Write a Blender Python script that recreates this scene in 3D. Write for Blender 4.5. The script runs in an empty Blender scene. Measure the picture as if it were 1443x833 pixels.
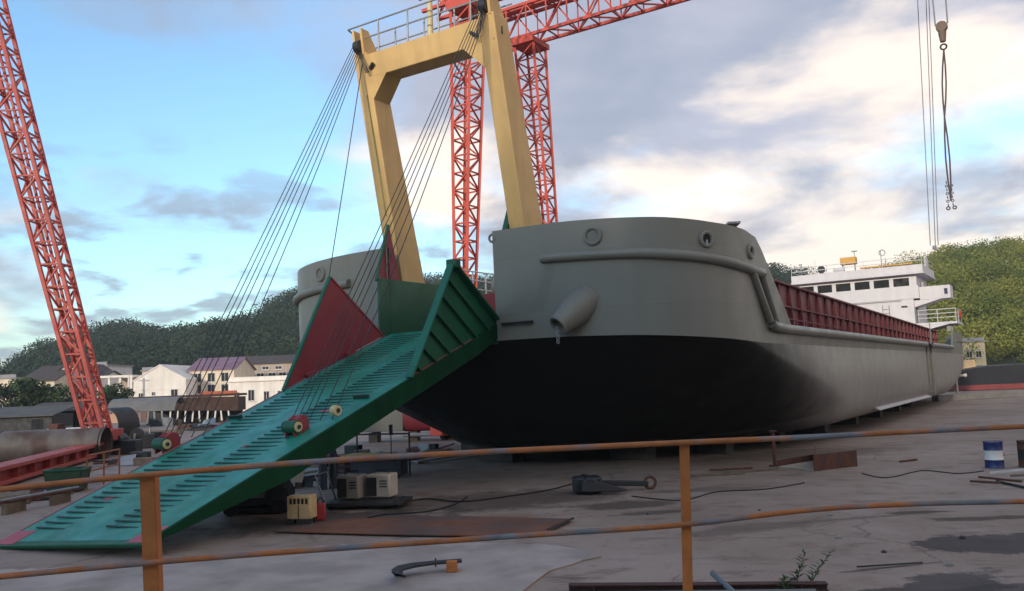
import bpy, bmesh, math, random
import numpy as np
from mathutils import Vector, Matrix
random.seed(7)
rng = np.random.default_rng(7)
R = math.radians
SC = bpy.context.scene
COL = SC.collection

# ------------------------------------------------------------------ camera, sky, sun, exposure
W0, H0, FPX, HC = 1443.0, 833.0, 1200.0, 2.6
ROLL, PITCH = R(2.2), R(5.76)
CAM = np.array([0.0, 0.0, HC])
FW = np.array([0, math.cos(PITCH), math.sin(PITCH)])
_r0 = np.array([1.0, 0, 0]); _u0 = np.cross(_r0, FW)
RT = math.cos(ROLL) * _r0 - math.sin(ROLL) * _u0
UP = np.cross(RT, FW)
cd = bpy.data.cameras.new('camera'); cam = bpy.data.objects.new('camera', cd); COL.objects.link(cam)
cd.sensor_width = 36; cd.lens = 36 * FPX / W0; cd.clip_end = 6000; cd.clip_start = 0.1
m = Matrix(((RT[0], UP[0], -FW[0], 0), (RT[1], UP[1], -FW[1], 0), (RT[2], UP[2], -FW[2], HC), (0, 0, 0, 1)))
cam.matrix_world = m
SC.camera = cam

SUN_DIR = Vector((-0.46, -0.86, 0.205)).normalized()      # towards the sun: low, behind the photographer, over the ridge added there
SUN_EL = math.asin(SUN_DIR.z); SUN_AZ = math.atan2(SUN_DIR.x, SUN_DIR.y)
world = bpy.data.worlds.new('World'); SC.world = world; world.use_nodes = True
def build_sky():
    nt = world.node_tree; N = nt.nodes; L = nt.links
    for n in list(N): N.remove(n)
    def nd(t, **k):
        n = N.new(t)
        for a, b in k.items(): setattr(n, a, b)
        return n
    def mth(op, a, b=None, clamp=False):
        n = nd('ShaderNodeMath', operation=op, use_clamp=clamp)
        for i, v in enumerate((a, b)):
            if v is None: continue
            if isinstance(v, (int, float)): n.inputs[i].default_value = v
            else: L.new(v, n.inputs[i])
        return n.outputs[0]
    def ramp(v, lo, hi):
        n = nd('ShaderNodeMapRange', clamp=True, interpolation_type='SMOOTHSTEP')
        n.inputs[1].default_value = lo; n.inputs[2].default_value = hi
        L.new(v, n.inputs[0]); return n.outputs[0]
    def mix(f, a, b):
        n = nd('ShaderNodeMix', data_type='RGBA')
        L.new(f, n.inputs[0])
        for i, v in ((6, a), (7, b)):
            if isinstance(v, tuple): n.inputs[i].default_value = (*v, 1)
            else: L.new(v, n.inputs[i])
        return n.outputs[2]
    sky = nd('ShaderNodeTexSky', sky_type='NISHITA', sun_disc=False)
    sky.sun_elevation = SUN_EL; sky.sun_rotation = SUN_AZ
    sky.air_density = 1.0; sky.dust_density = 0.6; sky.ozone_density = 1.4
    tc = nd('ShaderNodeTexCoord'); sep = nd('ShaderNodeSeparateXYZ'); L.new(tc.outputs['Generated'], sep.inputs[0])
    x, y, z = sep.outputs
    den = mth('ADD', mth('ABSOLUTE', z), 0.22)
    cx = mth('DIVIDE', x, den); cy = mth('DIVIDE', y, den)
    cmb = nd('ShaderNodeCombineXYZ'); L.new(cx, cmb.inputs[0]); L.new(cy, cmb.inputs[1])
    def noise(scale, det, rough, off, dist=0.0):
        mp = nd('ShaderNodeMapping'); mp.inputs['Location'].default_value = off
        L.new(cmb.outputs[0], mp.inputs[0])
        n = nd('ShaderNodeTexNoise'); n.inputs['Scale'].default_value = scale
        n.inputs['Detail'].default_value = det; n.inputs['Roughness'].default_value = rough
        n.inputs['Distortion'].default_value = dist
        L.new(mp.outputs[0], n.inputs['Vector']); return n.outputs['Fac']
    n1 = noise(0.85, 7, 0.52, (3.4, 1.2, 0), 0.25)
    n2 = noise(2.3, 8, 0.55, (1.7, 5.2, 0), 0.2)
    side = ramp(x, -0.50, 0.12)                               # cloudier away from the sun
    cov = mth('ADD', mth('ADD', mth('MULTIPLY', n1, 0.75), mth('MULTIPLY', n2, 0.35)), mth('MULTIPLY', side, 0.19))
    mask = ramp(cov, 0.555, 0.735)
    # cloud tone: lilac grey bodies, cream lit tops low over the horizon away from the sun
    n3 = noise(1.5, 7, 0.55, (8.1, 2.2, 0), 0.3)
    low = mth('SUBTRACT', 1.0, ramp(z, 0.05, 0.42))
    warm = mth('ADD', mth('ADD', n3, mth('MULTIPLY', low, 0.12)), mth('MULTIPLY', ramp(x, -0.35, 0.45), 0.16))
    warm = ramp(warm, 0.585, 0.775)
    grey = mix(ramp(n2, 0.35, 0.65), (0.50, 0.495, 0.585), (0.36, 0.385, 0.475))
    ccol = mix(warm, grey, (1.12, 0.94, 0.79))
    hz = nd('ShaderNodeMix', data_type='RGBA', blend_type='MULTIPLY'); hz.inputs[0].default_value = 1
    L.new(sky.outputs[0], hz.inputs[6]); hz.inputs[7].default_value = (1.18, 1.50, 1.68, 1)
    # small blue-grey puffs low in the clear part
    n4 = noise(3.6, 7, 0.5, (4.4, 9.1, 0), 0.2)
    puff = mth('MULTIPLY', ramp(mth('ADD', n4, mth('MULTIPLY', low, 0.05)), 0.53, 0.66), ramp(low, 0.15, 0.75))
    puff = mth('MULTIPLY', puff, mth('SUBTRACT', 1.0, mth('MULTIPLY', warm, 0.9)))
    b1 = nd('ShaderNodeBackground'); L.new(hz.outputs[2], b1.inputs[0]); b1.inputs[1].default_value = 0.15
    b2 = nd('ShaderNodeBackground'); L.new(ccol, b2.inputs[0]); b2.inputs[1].default_value = 0.84
    b3 = nd('ShaderNodeBackground'); b3.inputs[0].default_value = (0.33, 0.42, 0.53, 1); b3.inputs[1].default_value = 0.80
    m0 = nd('ShaderNodeMixShader'); L.new(mth('MULTIPLY', puff, 0.85), m0.inputs[0]); L.new(b1.outputs[0], m0.inputs[1]); L.new(b3.outputs[0], m0.inputs[2])
    ms = nd('ShaderNodeMixShader'); L.new(mth('MULTIPLY', mask, 0.93), ms.inputs[0])
    L.new(m0.outputs[0], ms.inputs[1]); L.new(b2.outputs[0], ms.inputs[2])
    out = nd('ShaderNodeOutputWorld'); L.new(ms.outputs[0], out.inputs[0])
build_sky()
sl = bpy.data.lights.new('sun', 'SUN'); so = bpy.data.objects.new('sun', sl); COL.objects.link(so)
sl.energy = 2.4; sl.angle = R(2.5); sl.color = (1.0, 0.84, 0.66)
so.rotation_euler = SUN_DIR.to_track_quat('Z', 'Y').to_euler()
SC.view_settings.view_transform = 'Standard'; SC.view_settings.look = 'None'
SC.view_settings.exposure = 0.47; SC.view_settings.gamma = 1.0
SC.render.engine = 'CYCLES'
SC.cycles.max_bounces = 6
try: SC.cycles.use_denoising = True
except Exception: pass

# ------------------------------------------------------------------ helpers
def ray(px, py): return FW + RT * ((px - W0 / 2) / FPX) + UP * ((H0 / 2 - py) / FPX)
def G(px, py, z=0.0):                       # pixel -> point on the level z
    r = ray(px, py); return CAM + r * ((z - HC) / r[2])
def D(px, py, d):                           # pixel -> point at depth Y = d
    r = ray(px, py); return CAM + r * (d / r[1])
TH = R(33)
UA = np.array([math.sin(TH), math.cos(TH), 0.0]); VA = np.array([math.cos(TH), -math.sin(TH), 0.0])
SU, SV = 18.6, -14.45                       # ship origin: ramp hinge on the centreline
def SW(s, y, z): return UA * (SU + s) + VA * (SV + y) + np.array([0, 0, z])

class MB:
    """collects shapes that become ONE mesh"""
    def __init__(self): self.v = []; self.f = []
    def add(self, vs, fs):
        o = len(self.v); self.v += [tuple(float(c) for c in p) for p in vs]
        self.f += [tuple(o + i for i in f) for f in fs]; return self
    def box(self, c, s, rz=0.0, rx=0.0, ry=0.0):
        M = Matrix.Translation(Vector([float(t) for t in c])) @ Matrix.Rotation(rz, 4, 'Z') @ Matrix.Rotation(ry, 4, 'Y') @ Matrix.Rotation(rx, 4, 'X')
        vs = [M @ Vector((x * s[0] / 2, y * s[1] / 2, z * s[2] / 2)) for x in (-1, 1) for y in (-1, 1) for z in (-1, 1)]
        return self.add(vs, [(0, 1, 3, 2), (4, 6, 7, 5), (0, 4, 5, 1), (2, 3, 7, 6), (0, 2, 6, 4), (1, 5, 7, 3)])
    def span(self, a, b):                   # axis-aligned box between two corners
        return self.box([(p + q) / 2 for p, q in zip(a, b)], [abs(p - q) for p, q in zip(a, b)])
    def bar(self, a, b, w, h=None, up=(0, 0, 1)):
        h = w if h is None else h
        a = Vector([float(t) for t in a]); b = Vector([float(t) for t in b]); d = (b - a)
        if d.length < 1e-6: return self
        d.normalize(); u = Vector(up)
        if abs(d.dot(u)) > 0.97: u = Vector((1, 0, 0))
        sd = d.cross(u).normalized(); u = sd.cross(d)
        vs = [p + sd * (i * w / 2) + u * (j * h / 2) for p in (a, b) for i in (-1, 1) for j in (-1, 1)]
        return self.add(vs, [(0, 1, 3, 2), (4, 6, 7, 5), (0, 4, 5, 1), (2, 3, 7, 6), (0, 2, 6, 4), (1, 5, 7, 3)])
    def tube(self, pts, r, n=8, cap=True):
        P = [Vector([float(t) for t in p]) for p in pts]
        rs = r if isinstance(r, (list, tuple)) else [r] * len(P)
        prev = None; vs = []
        for i, p in enumerate(P):
            t = (P[min(i + 1, len(P) - 1)] - P[max(i - 1, 0)]).normalized()
            if prev is None:
                a = Vector((0, 0, 1)) if abs(t.z) < 0.9 else Vector((1, 0, 0))
                prev = (a - t * a.dot(t)).normalized()
            else: prev = (prev - t * prev.dot(t)).normalized()
            b = t.cross(prev)
            vs += [p + (prev * math.cos(2 * math.pi * k / n) + b * math.sin(2 * math.pi * k / n)) * rs[i] for k in range(n)]
        fs = []
        for i in range(len(P) - 1):
            for k in range(n):
                k2 = (k + 1) % n
                fs.append((i * n + k, i * n + k2, (i + 1) * n + k2, (i + 1) * n + k))
        if cap: fs += [tuple(range(n)), tuple(range((len(P) - 1) * n, len(P) * n))]
        return self.add(vs, fs)
    def torus(self, c, axis, Rr, r, n=20, k=8):
        ax = Vector([float(t) for t in axis]).normalized(); a = Vector((0, 0, 1)) if abs(ax.z) < 0.9 else Vector((1, 0, 0))
        e1 = (a - ax * a.dot(ax)).normalized(); e2 = ax.cross(e1); c = Vector([float(t) for t in c]); vs = []; fs = []
        for i in range(n):
            d = e1 * math.cos(2 * math.pi * i / n) + e2 * math.sin(2 * math.pi * i / n)
            for j in range(k):
                vs.append(c + d * (Rr + r * math.cos(2 * math.pi * j / k)) + ax * (r * math.sin(2 * math.pi * j / k)))
        for i in range(n):
            for j in range(k):
                fs.append((i * k + j, ((i + 1) % n) * k + j, ((i + 1) % n) * k + (j + 1) % k, i * k + (j + 1) % k))
        return self.add(vs, fs)
    def prism(self, poly, d):               # polygon (3D points) pushed along d
        n = len(poly); P = [np.array(p, float) for p in poly]; d = np.array(d, float)
        fs = [tuple(range(n)), tuple(range(2 * n - 1, n - 1, -1))] + [(i, (i + 1) % n, n + (i + 1) % n, n + i) for i in range(n)]
        return self.add(P + [p + d for p in P], fs)
    def grid(self, rows, closed=False):     # list of rows of points
        n = len(rows[0]); vs = [p for r in rows for p in r]; fs = []
        for i in range(len(rows) - 1):
            for j in range(n - (0 if closed else 1)):
                j2 = (j + 1) % n
                fs.append((i * n + j, i * n + j2, (i + 1) * n + j2, (i + 1) * n + j))
        return self.add(vs, fs)
    def mesh(self, name, mat, smooth=True, flip_y=False, recalc=True):
        me = bpy.data.meshes.new(name)
        vs = [(a, -b, c) for a, b, c in self.v] if flip_y else self.v
        me.from_pydata(vs, [], self.f)
        bm = bmesh.new(); bm.from_mesh(me)
        if recalc: bmesh.ops.recalc_face_normals(bm, faces=bm.faces)
        if smooth:
            for f in bm.faces: f.smooth = True
            for e in bm.edges:
                if len(e.link_faces) == 2 and e.calc_face_angle(0) > R(32): e.smooth = False
        bm.to_mesh(me); bm.free()
        me.materials.append(mat); return me
    def build(self, name, mat, parent=None, bevel=0.0, smooth=True, flip_y=False, recalc=True):
        o = bpy.data.objects.new(name, self.mesh(name, mat, smooth, flip_y, recalc)); COL.objects.link(o)
        if parent is not None: o.parent = parent
        if bevel:
            md = o.modifiers.new('bevel', 'BEVEL'); md.width = bevel; md.segments = 2; md.limit_method = 'ANGLE'
        return o
def tag(o, label=None, cat=None, group=None, kind=None):
    if label: o['label'] = label
    if cat: o['category'] = cat
    if group: o['group'] = group
    if kind: o['kind'] = kind
    return o
def empty(name, loc=(0, 0, 0), rz=0.0, label=None, cat=None, group=None):
    o = bpy.data.objects.new(name, None); COL.objects.link(o)
    o.location = [float(t) for t in loc]; o.rotation_euler = (0, 0, rz); o.empty_display_size = 0.2
    return tag(o, label, cat, group)
def inst(me, name, parent, loc=(0, 0, 0), rot=(0, 0, 0)):
    o = bpy.data.objects.new(name, me); COL.objects.link(o); o.parent = parent
    o.location = [float(t) for t in loc]; o.rotation_euler = rot; return o
def copy_tree(o, parent=None):
    c = o.copy(); COL.objects.link(c); c.parent = parent
    for ch in list(o.children): copy_tree(ch, c)
    return c

def srgb(r, g, b):
    f = lambda c: (c / 255 / 12.92) if c / 255 <= 0.04045 else ((c / 255 + 0.055) / 1.055) ** 2.4
    return (f(r), f(g), f(b))
MATS = {}
def mat(name, col, rough=0.6, metal=0.0, var=0.18, scale=1.2, rust=0.0, streak=0.0, bump=0.0, bscale=30.0, col2=None, mixscale=2.0, mixlo=0.45, mixhi=0.6, spec=0.5, plates=None):
    """painted / raw surface: broad tone variation, vertical streaks, rust freckles, fine relief; all in world space"""
    if name in MATS: return MATS[name]
    mt = bpy.data.materials.new(name); mt.use_nodes = True; nt = mt.node_tree; N = nt.nodes; L = nt.links
    bs = N['Principled BSDF']; bs.inputs['Roughness'].default_value = rough; bs.inputs['Metallic'].default_value = metal
    bs.inputs['Specular IOR Level'].default_value = spec
    geo = N.new('ShaderNodeNewGeometry')
    def noise(sc, det=5, rg=0.55, stretch=None):
        n = N.new('ShaderNodeTexNoise'); n.inputs['Scale'].default_value = sc; n.inputs['Detail'].default_value = det; n.inputs['Roughness'].default_value = rg
        if stretch:
            mp = N.new('ShaderNodeMapping'); mp.inputs['Scale'].default_value = stretch; L.new(geo.outputs['Position'], mp.inputs[0]); L.new(mp.outputs[0], n.inputs['Vector'])
        else: L.new(geo.outputs['Position'], n.inputs['Vector'])
        return n.outputs['Fac']
    def rng_(v, a, b, c=0.0, d=1.0):
        n = N.new('ShaderNodeMapRange'); n.clamp = True
        for i, q in enumerate((a, b, c, d)): n.inputs[i + 1].default_value = q
        L.new(v, n.inputs[0]); return n.outputs[0]
    def mx(f, a, b, bt='MIX'):
        n = N.new('ShaderNodeMix'); n.data_type = 'RGBA'; n.blend_type = bt
        if isinstance(f, float): n.inputs[0].default_value = f
        else: L.new(f, n.inputs[0])
        for i, v in ((6, a), (7, b)):
            if isinstance(v, tuple): n.inputs[i].default_value = (*v, 1)
            else: L.new(v, n.inputs[i])
        return n.outputs[2]
    c = col
    if col2: c = mx(rng_(noise(mixscale, 6), mixlo, mixhi), col, col2)
    lo = tuple(q * (1 - var) for q in (1, 1, 1)); hi = tuple(q * (1 + var) for q in (1, 1, 1))
    c = mx(1.0, c, mx(rng_(noise(scale, 6, 0.6), 0.3, 0.7), lo, hi), 'MULTIPLY')
    if streak:
        c = mx(1.0, c, mx(rng_(noise(1.0, 5, 0.6, (2.2, 2.2, 0.18)), 0.35, 0.65), (1 - streak,) * 3, (1.0,) * 3), 'MULTIPLY')
    if plates:
        br = N.new('ShaderNodeTexBrick'); br.inputs['Scale'].default_value = 1.0; br.inputs['Mortar Size'].default_value = plates[2]
        br.inputs['Brick Width'].default_value = plates[0]; br.inputs['Row Height'].default_value = plates[1]; br.inputs['Mortar Smooth'].default_value = 0.6
        tcn = N.new('ShaderNodeTexCoord'); sp = N.new('ShaderNodeSeparateXYZ'); cb = N.new('ShaderNodeCombineXYZ')
        L.new(tcn.outputs['Object'], sp.inputs[0]); L.new(sp.outputs[0], cb.inputs[0]); L.new(sp.outputs[2], cb.inputs[1]); L.new(cb.outputs[0], br.inputs['Vector'])
        br.inputs['Color1'].default_value = (1, 1, 1, 1); br.inputs['Color2'].default_value = (plates[3],) * 3 + (1,); br.inputs['Mortar'].default_value = (0.86,) * 3 + (1,)
        c = mx(1.0, c, br.outputs['Color'], 'MULTIPLY')
    if rust:
        rm = rng_(noise(3.1, 9, 0.68), 0.72 - rust * 0.35, 0.80 - rust * 0.35)
        c = mx(rm, c, mx(noise(9, 4), (0.10, 0.035, 0.015), (0.20, 0.08, 0.035)))
    if isinstance(c, tuple): bs.inputs['Base Color'].default_value = (*c, 1)
    else: L.new(c, bs.inputs['Base Color'])
    L.new(rng_(noise(scale * 2.5, 4), 0.3, 0.7, max(0.05, rough - 0.10), min(1, rough + 0.10)), bs.inputs['Roughness'])
    if bump:
        b = N.new('ShaderNodeBump'); b.inputs['Strength'].default_value = bump; b.inputs['Distance'].default_value = 0.02
        L.new(noise(bscale, 6, 0.6), b.inputs['Height']); L.new(b.outputs[0], bs.inputs['Normal'])
    MATS[name] = mt; return mt
def leafmat(name, dark, light, sc=0.25):
    mt = bpy.data.materials.new(name); mt.use_nodes = True; nt = mt.node_tree; N = nt.nodes; L = nt.links
    bs = N['Principled BSDF']; bs.inputs['Roughness'].default_value = 0.7; bs.inputs['Specular IOR Level'].default_value = 0.2
    geo = N.new('ShaderNodeNewGeometry'); n = N.new('ShaderNodeTexNoise'); n.inputs['Scale'].default_value = sc; n.inputs['Detail'].default_value = 5
    L.new(geo.outputs['Position'], n.inputs['Vector'])
    r = N.new('ShaderNodeMapRange'); r.inputs[1].default_value = 0.35; r.inputs[2].default_value = 0.65; L.new(n.outputs['Fac'], r.inputs[0])
    mx = N.new('ShaderNodeMix'); mx.data_type = 'RGBA'; L.new(r.outputs[0], mx.inputs[0])
    mx.inputs[6].default_value = (*dark, 1); mx.inputs[7].default_value = (*light, 1)
    L.new(mx.outputs[2], bs.inputs['Base Color'])
    return mt

M_hull = mat('hull_grey_paint', (0.192, 0.192, 0.168), 0.44, var=0.07, scale=0.5, streak=0.05, bump=0.03, bscale=1.2, plates=(6.0, 1.45, 0.012, 0.955))
M_bottom = mat('hull_black', (0.018, 0.018, 0.017), 0.75, var=0.15, scale=0.6, streak=0.1)
M_yellow = mat('portal_yellow_paint', (0.70, 0.46, 0.185), 0.55, var=0.10, scale=0.9, streak=0.16, rust=0.07)
M_teal = mat('ramp_green_paint', (0.010, 0.205, 0.145), 0.42, var=0.24, scale=1.4, streak=0.0, bump=0.12, bscale=3.0, col2=(0.015, 0.235, 0.19), mixscale=0.6)
M_green = mat('green_paint', (0.005, 0.095, 0.045), 0.5, var=0.2, scale=1.0, streak=0.15)
M_bardark = mat('tread_bar_shadow_green', (0.004, 0.045, 0.035), 0.6, var=0.2)  # darker green stands in for the shadow lines along the tread bars
M_maroon = mat('maroon_primer', (0.30, 0.038, 0.055), 0.6, var=0.16, scale=1.0, streak=0.2, rust=0.04)
M_coam = mat('coaming_red_paint', (0.175, 0.022, 0.031), 0.6, var=0.18, scale=0.6, streak=0.25, rust=0.05)
M_pink = mat('pink_primer', (0.38, 0.09, 0.12), 0.6)
M_white = mat('white_paint', (0.60, 0.59, 0.62), 0.5, var=0.05, scale=0.7, streak=0.08, rust=0.015)
M_crane = mat('crane_red_paint', (0.55, 0.072, 0.042), 0.55, var=0.16, scale=0.8, streak=0.1, rust=0.06)
M_crane2 = mat('crane_red_paint_faded', (0.42, 0.060, 0.045), 0.6, var=0.16, scale=0.8, streak=0.1, rust=0.08)
M_rope = mat('wire_rope_steel', (0.035, 0.035, 0.04), 0.6, var=0.1)
M_dark = mat('dark_steel', (0.022, 0.022, 0.025), 0.6, var=0.25, rust=0.05)
M_black = mat('black_recess', (0.006, 0.006, 0.007), 0.8, var=0.1)
M_galv = mat('galvanised_tube', (0.28, 0.29, 0.31), 0.5, metal=0.3, var=0.1)
M_glass = mat('dark_glass', (0.02, 0.022, 0.026), 0.12, var=0.05)
M_orange = mat('railing_orange_blue_paint', (0.31, 0.108, 0.030), 0.65, var=0.25, scale=6, col2=(0.13, 0.145, 0.165), mixscale=2.0, mixlo=0.47, mixhi=0.58, rust=0.12, bump=0.25, bscale=60)
M_post = mat('railing_post_paint', (0.40, 0.135, 0.030), 0.65, var=0.18, scale=7, rust=0.16, streak=0.15, bump=0.2, bscale=50)
M_rust = mat('rusted_steel', (0.13, 0.045, 0.025), 0.85, var=0.35, scale=3.0, col2=(0.06, 0.028, 0.022), mixscale=3.0, bump=0.3, bscale=25)
M_conc = mat('concrete', (0.24, 0.225, 0.21), 0.9, var=0.15, scale=1.5, bump=0.3, bscale=14)
M_wood = mat('weathered_wood', (0.16, 0.12, 0.085), 0.85, var=0.3, scale=4, bump=0.3, bscale=40)
M_cream = mat('cream_paint', (0.60, 0.50, 0.27), 0.5, var=0.1)
M_blue = mat('drum_blue_paint', (0.018, 0.035, 0.14), 0.4, var=0.15, scale=4, rust=0.06)
M_amber = mat('amber_panel', (0.55, 0.40, 0.20), 0.6, var=0.2, scale=6)

# ------------------------------------------------------------------ ground and large terrain
def ground_material():
    mt = bpy.data.materials.new('yard_ground'); mt.use_nodes = True; nt = mt.node_tree; N = nt.nodes; L = nt.links
    bs = N['Principled BSDF']; bs.inputs['Roughness'].default_value = 0.85; bs.inputs['Specular IOR Level'].default_value = 0.35
    geo = N.new('ShaderNodeNewGeometry'); sp = N.new('ShaderNodeSeparateXYZ'); L.new(geo.outputs['Position'], sp.inputs[0])
    def noise(sc, det=6, rg=0.6, stretch=None, rot=0.0):
        n = N.new('ShaderNodeTexNoise'); n.inputs['Scale'].default_value = sc; n.inputs['Detail'].default_value = det; n.inputs['Roughness'].default_value = rg
        mp = N.new('ShaderNodeMapping'); mp.inputs['Rotation'].default_value = (0, 0, rot)
        if stretch: mp.inputs['Scale'].default_value = stretch
        L.new(geo.outputs['Position'], mp.inputs[0]); L.new(mp.outputs[0], n.inputs['Vector']); return n.outputs['Fac']
    def mth(op, a, b=0.0):
        n = N.new('ShaderNodeMath'); n.operation = op
        for i, v in enumerate((a, b)):
            if isinstance(v, (int, float)): n.inputs[i].default_value = v
            else: L.new(v, n.inputs[i])
        return n.outputs[0]
    def rg(v, a, b, c=0.0, d=1.0):
        n = N.new('ShaderNodeMapRange'); n.clamp = True; n.interpolation_type = 'SMOOTHSTEP'
        for i, q in enumerate((a, b, c, d)): n.inputs[i + 1].default_value = q
        L.new(v, n.inputs[0]); return n.outputs[0]
    def mx(f, a, b, bt='MIX'):
        n = N.new('ShaderNodeMix'); n.data_type = 'RGBA'; n.blend_type = bt
        if isinstance(f, float): n.inputs[0].default_value = f
        else: L.new(f, n.inputs[0])
        for i, v in ((6, a), (7, b)):
            if isinstance(v, tuple): n.inputs[i].default_value = (*v, 1)
            else: L.new(v, n.inputs[i])
        return n.outputs[2]
    wob = mth('ADD', mth('MULTIPLY', noise(1.3, 9, 0.72), 1.5), -0.25)
    def blot(c, rx, ry, rot=0.0, soft=0.35, wobble=1.5):
        dx = mth('SUBTRACT', sp.outputs[0], float(c[0])); dy = mth('SUBTRACT', sp.outputs[1], float(c[1]))
        ca, sa = math.cos(rot), math.sin(rot)
        a = mth('DIVIDE', mth('ADD', mth('MULTIPLY', dx, ca), mth('MULTIPLY', dy, sa)), rx)
        b = mth('DIVIDE', mth('SUBTRACT', mth('MULTIPLY', dy, ca), mth('MULTIPLY', dx, sa)), ry)
        r = mth('SQRT', mth('ADD', mth('MULTIPLY', a, a), mth('MULTIPLY', b, b)))
        r = mth('ADD', r, mth('MULTIPLY', mth('SUBTRACT', wob, 0.5), wobble))
        return rg(r, 1.0 - soft, 1.0, 1.0, 0.0)
    c = mx(rg(noise(0.12, 6), 0.35, 0.65), (0.225, 0.170, 0.138), (0.315, 0.252, 0.215))
    c = mx(rg(noise(0.9, 8, 0.68, (1.0, 2.2, 1.0), 0.5), 0.50, 0.70), c, (0.140, 0.100, 0.078))
    c = mx(mth('MULTIPLY', rg(noise(2.6, 8, 0.7), 0.56, 0.72), 0.45), c, (0.07, 0.058, 0.052))
    c = mx(mth('MULTIPLY', rg(noise(0.45, 6, 0.6), 0.52, 0.66), 0.5), c, (0.33, 0.275, 0.245))
    c = mx(mth('MULTIPLY', rg(noise(0.33, 7, 0.7), 0.55, 0.68), 0.45), c, (0.15, 0.075, 0.045))
    def px(a, b): return G(a, b)
    dark = (0.042, 0.038, 0.040); oil = (0.055, 0.040, 0.032)
    for (q, rx, ry, rot, col, so_, k) in [
        (px(1420, 765), 1.7, 0.75, 0.0, dark, 0.2, 0.9), (px(1320, 832), 1.5, 0.55, 0.6, dark, 0.25, 0.85), (px(1440, 840), 1.5, 0.6, 0.2, dark, 0.2, 0.8),
        (px(1290, 722), 0.7, 0.20, 0.0, oil, 0.3, 0.9), (px(1390, 730), 1.1, 0.22, 0.0, oil, 0.3, 0.9), (px(1210, 730), 1.4, 0.14, 0.2, oil, 0.5, 0.5),
        (px(880, 712), 1.5, 0.7, 0.1, oil, 0.5, 0.75), (px(930, 722), 0.8, 0.3, 0.1, dark, 0.5, 0.7), (px(700, 705), 3.6, 2.0, 0.2, (0.075, 0.05, 0.038), 0.6, 0.8),
        (px(640, 735), 3.0, 0.9, 0.1, (0.17, 0.07, 0.04), 0.6, 0.55), (px(470, 735), 3.0, 1.6, 0.2, (0.05, 0.04, 0.035), 0.5, 0.8), (px(1060, 745), 1.6, 0.5, 0.3, oil, 0.5, 0.5),
        (px(1250, 800), 1.0, 0.06, 0.25, dark, 0.4, 0.8), (px(1000, 690), 1.6, 0.5, 0.1, oil, 0.6, 0.5), (px(1130, 640), 5.0, 2.0, 0.3, (0.10, 0.07, 0.055), 0.6, 0.7)]:
        c = mx(mth('MULTIPLY', blot(q, rx, ry, rot, so_), k), c, col)
    vo = N.new('ShaderNodeTexVoronoi'); vo.feature = 'DISTANCE_TO_EDGE'; vo.inputs['Scale'].default_value = 0.33
    wv = N.new('ShaderNodeVectorMath'); wv.operation = 'MULTIPLY_ADD'; cbn = N.new('ShaderNodeTexNoise'); cbn.inputs['Scale'].default_value = 1.1; cbn.inputs['Detail'].default_value = 6
    L.new(geo.outputs['Position'], cbn.inputs['Vector']); L.new(cbn.outputs['Color'], wv.inputs[0]); wv.inputs[1].default_value = (1.1, 1.1, 0); L.new(geo.outputs['Position'], wv.inputs[2]); L.new(wv.outputs[0], vo.inputs['Vector'])
    crack = mth('MULTIPLY', rg(vo.outputs['Distance'], 0.004, 0.011, 1.0, 0.0), rg(noise(0.25, 4), 0.46, 0.60, 0.0, 0.42))
    c = mx(crack, c, (0.05, 0.04, 0.035))
    sk = mth('MULTIPLY', rg(noise(14.0, 3, 0.5), 0.66, 0.70), 0.6)
    c = mx(sk, c, (0.06, 0.05, 0.045))
    L.new(c, bs.inputs['Base Color'])
    L.new(rg(noise(0.6, 5), 0.4, 0.65, 0.72, 0.92), bs.inputs['Roughness'])
    b = N.new('ShaderNodeBump'); b.inputs['Strength'].default_value = 0.35; b.inputs['Distance'].default_value = 0.03
    L.new(mth('ADD', noise(9.0, 8, 0.65), mth('MULTIPLY', noise(1.1, 4), 1.5)), b.inputs['Height']); L.new(b.outputs[0], bs.inputs['Normal'])
    return mt
gm = MB(); gm.add([(-1000, -300, 0), (1000, -300, 0), (1000, 1500, 0), (-1000, 1500, 0)], [(0, 1, 2, 3)])
tag(gm.build('ground', ground_material(), smooth=False, recalc=False), kind='structure')
# newer pale concrete slab by the ramp foot
sp_ = [(-260, 812), (215, 800), (330, 782), (440, 772), (560, 768), (700, 767), (790, 771), (838, 779), (845, 786), (805, 797), (770, 808), (742, 832), (700, 870), (560, 930), (-260, 960)]
pv = MB(); poly = []
for (a_, b_), (c_, d_) in zip(sp_, sp_[1:] + sp_[:1]):
    n_ = max(2, int(abs(c_ - a_) / 14))
    for k in range(n_): poly.append(G(a_ + (c_ - a_) * k / n_, b_ + (d_ - b_) * k / n_ + random.uniform(-1.2, 1.2)))
pv.prism([(p[0] + random.uniform(-.03, .03), p[1] + random.uniform(-.03, .03), 0.0) for p in poly], (0, 0, 0.03))
tag(pv.build('pavement', mat('slab_concrete', (0.35, 0.30, 0.275), 0.85, var=0.14, scale=0.8, col2=(0.265, 0.225, 0.205), mixscale=0.9, bump=0.25, bscale=10, streak=0), bevel=0.01), kind='structure')
# raised walkway the photographer stands on
wk = MB(); wk.prism([(-9, -4, 0), (9, -4, 0), (9, 6.3, 0), (3.7, 5.78, 0), (-3.4, 5.0, 0), (-9, 4.6, 0)], (0, 0, 0.88))
tag(wk.build('walkway', M_conc, bevel=0.02), kind='structure')

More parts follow.
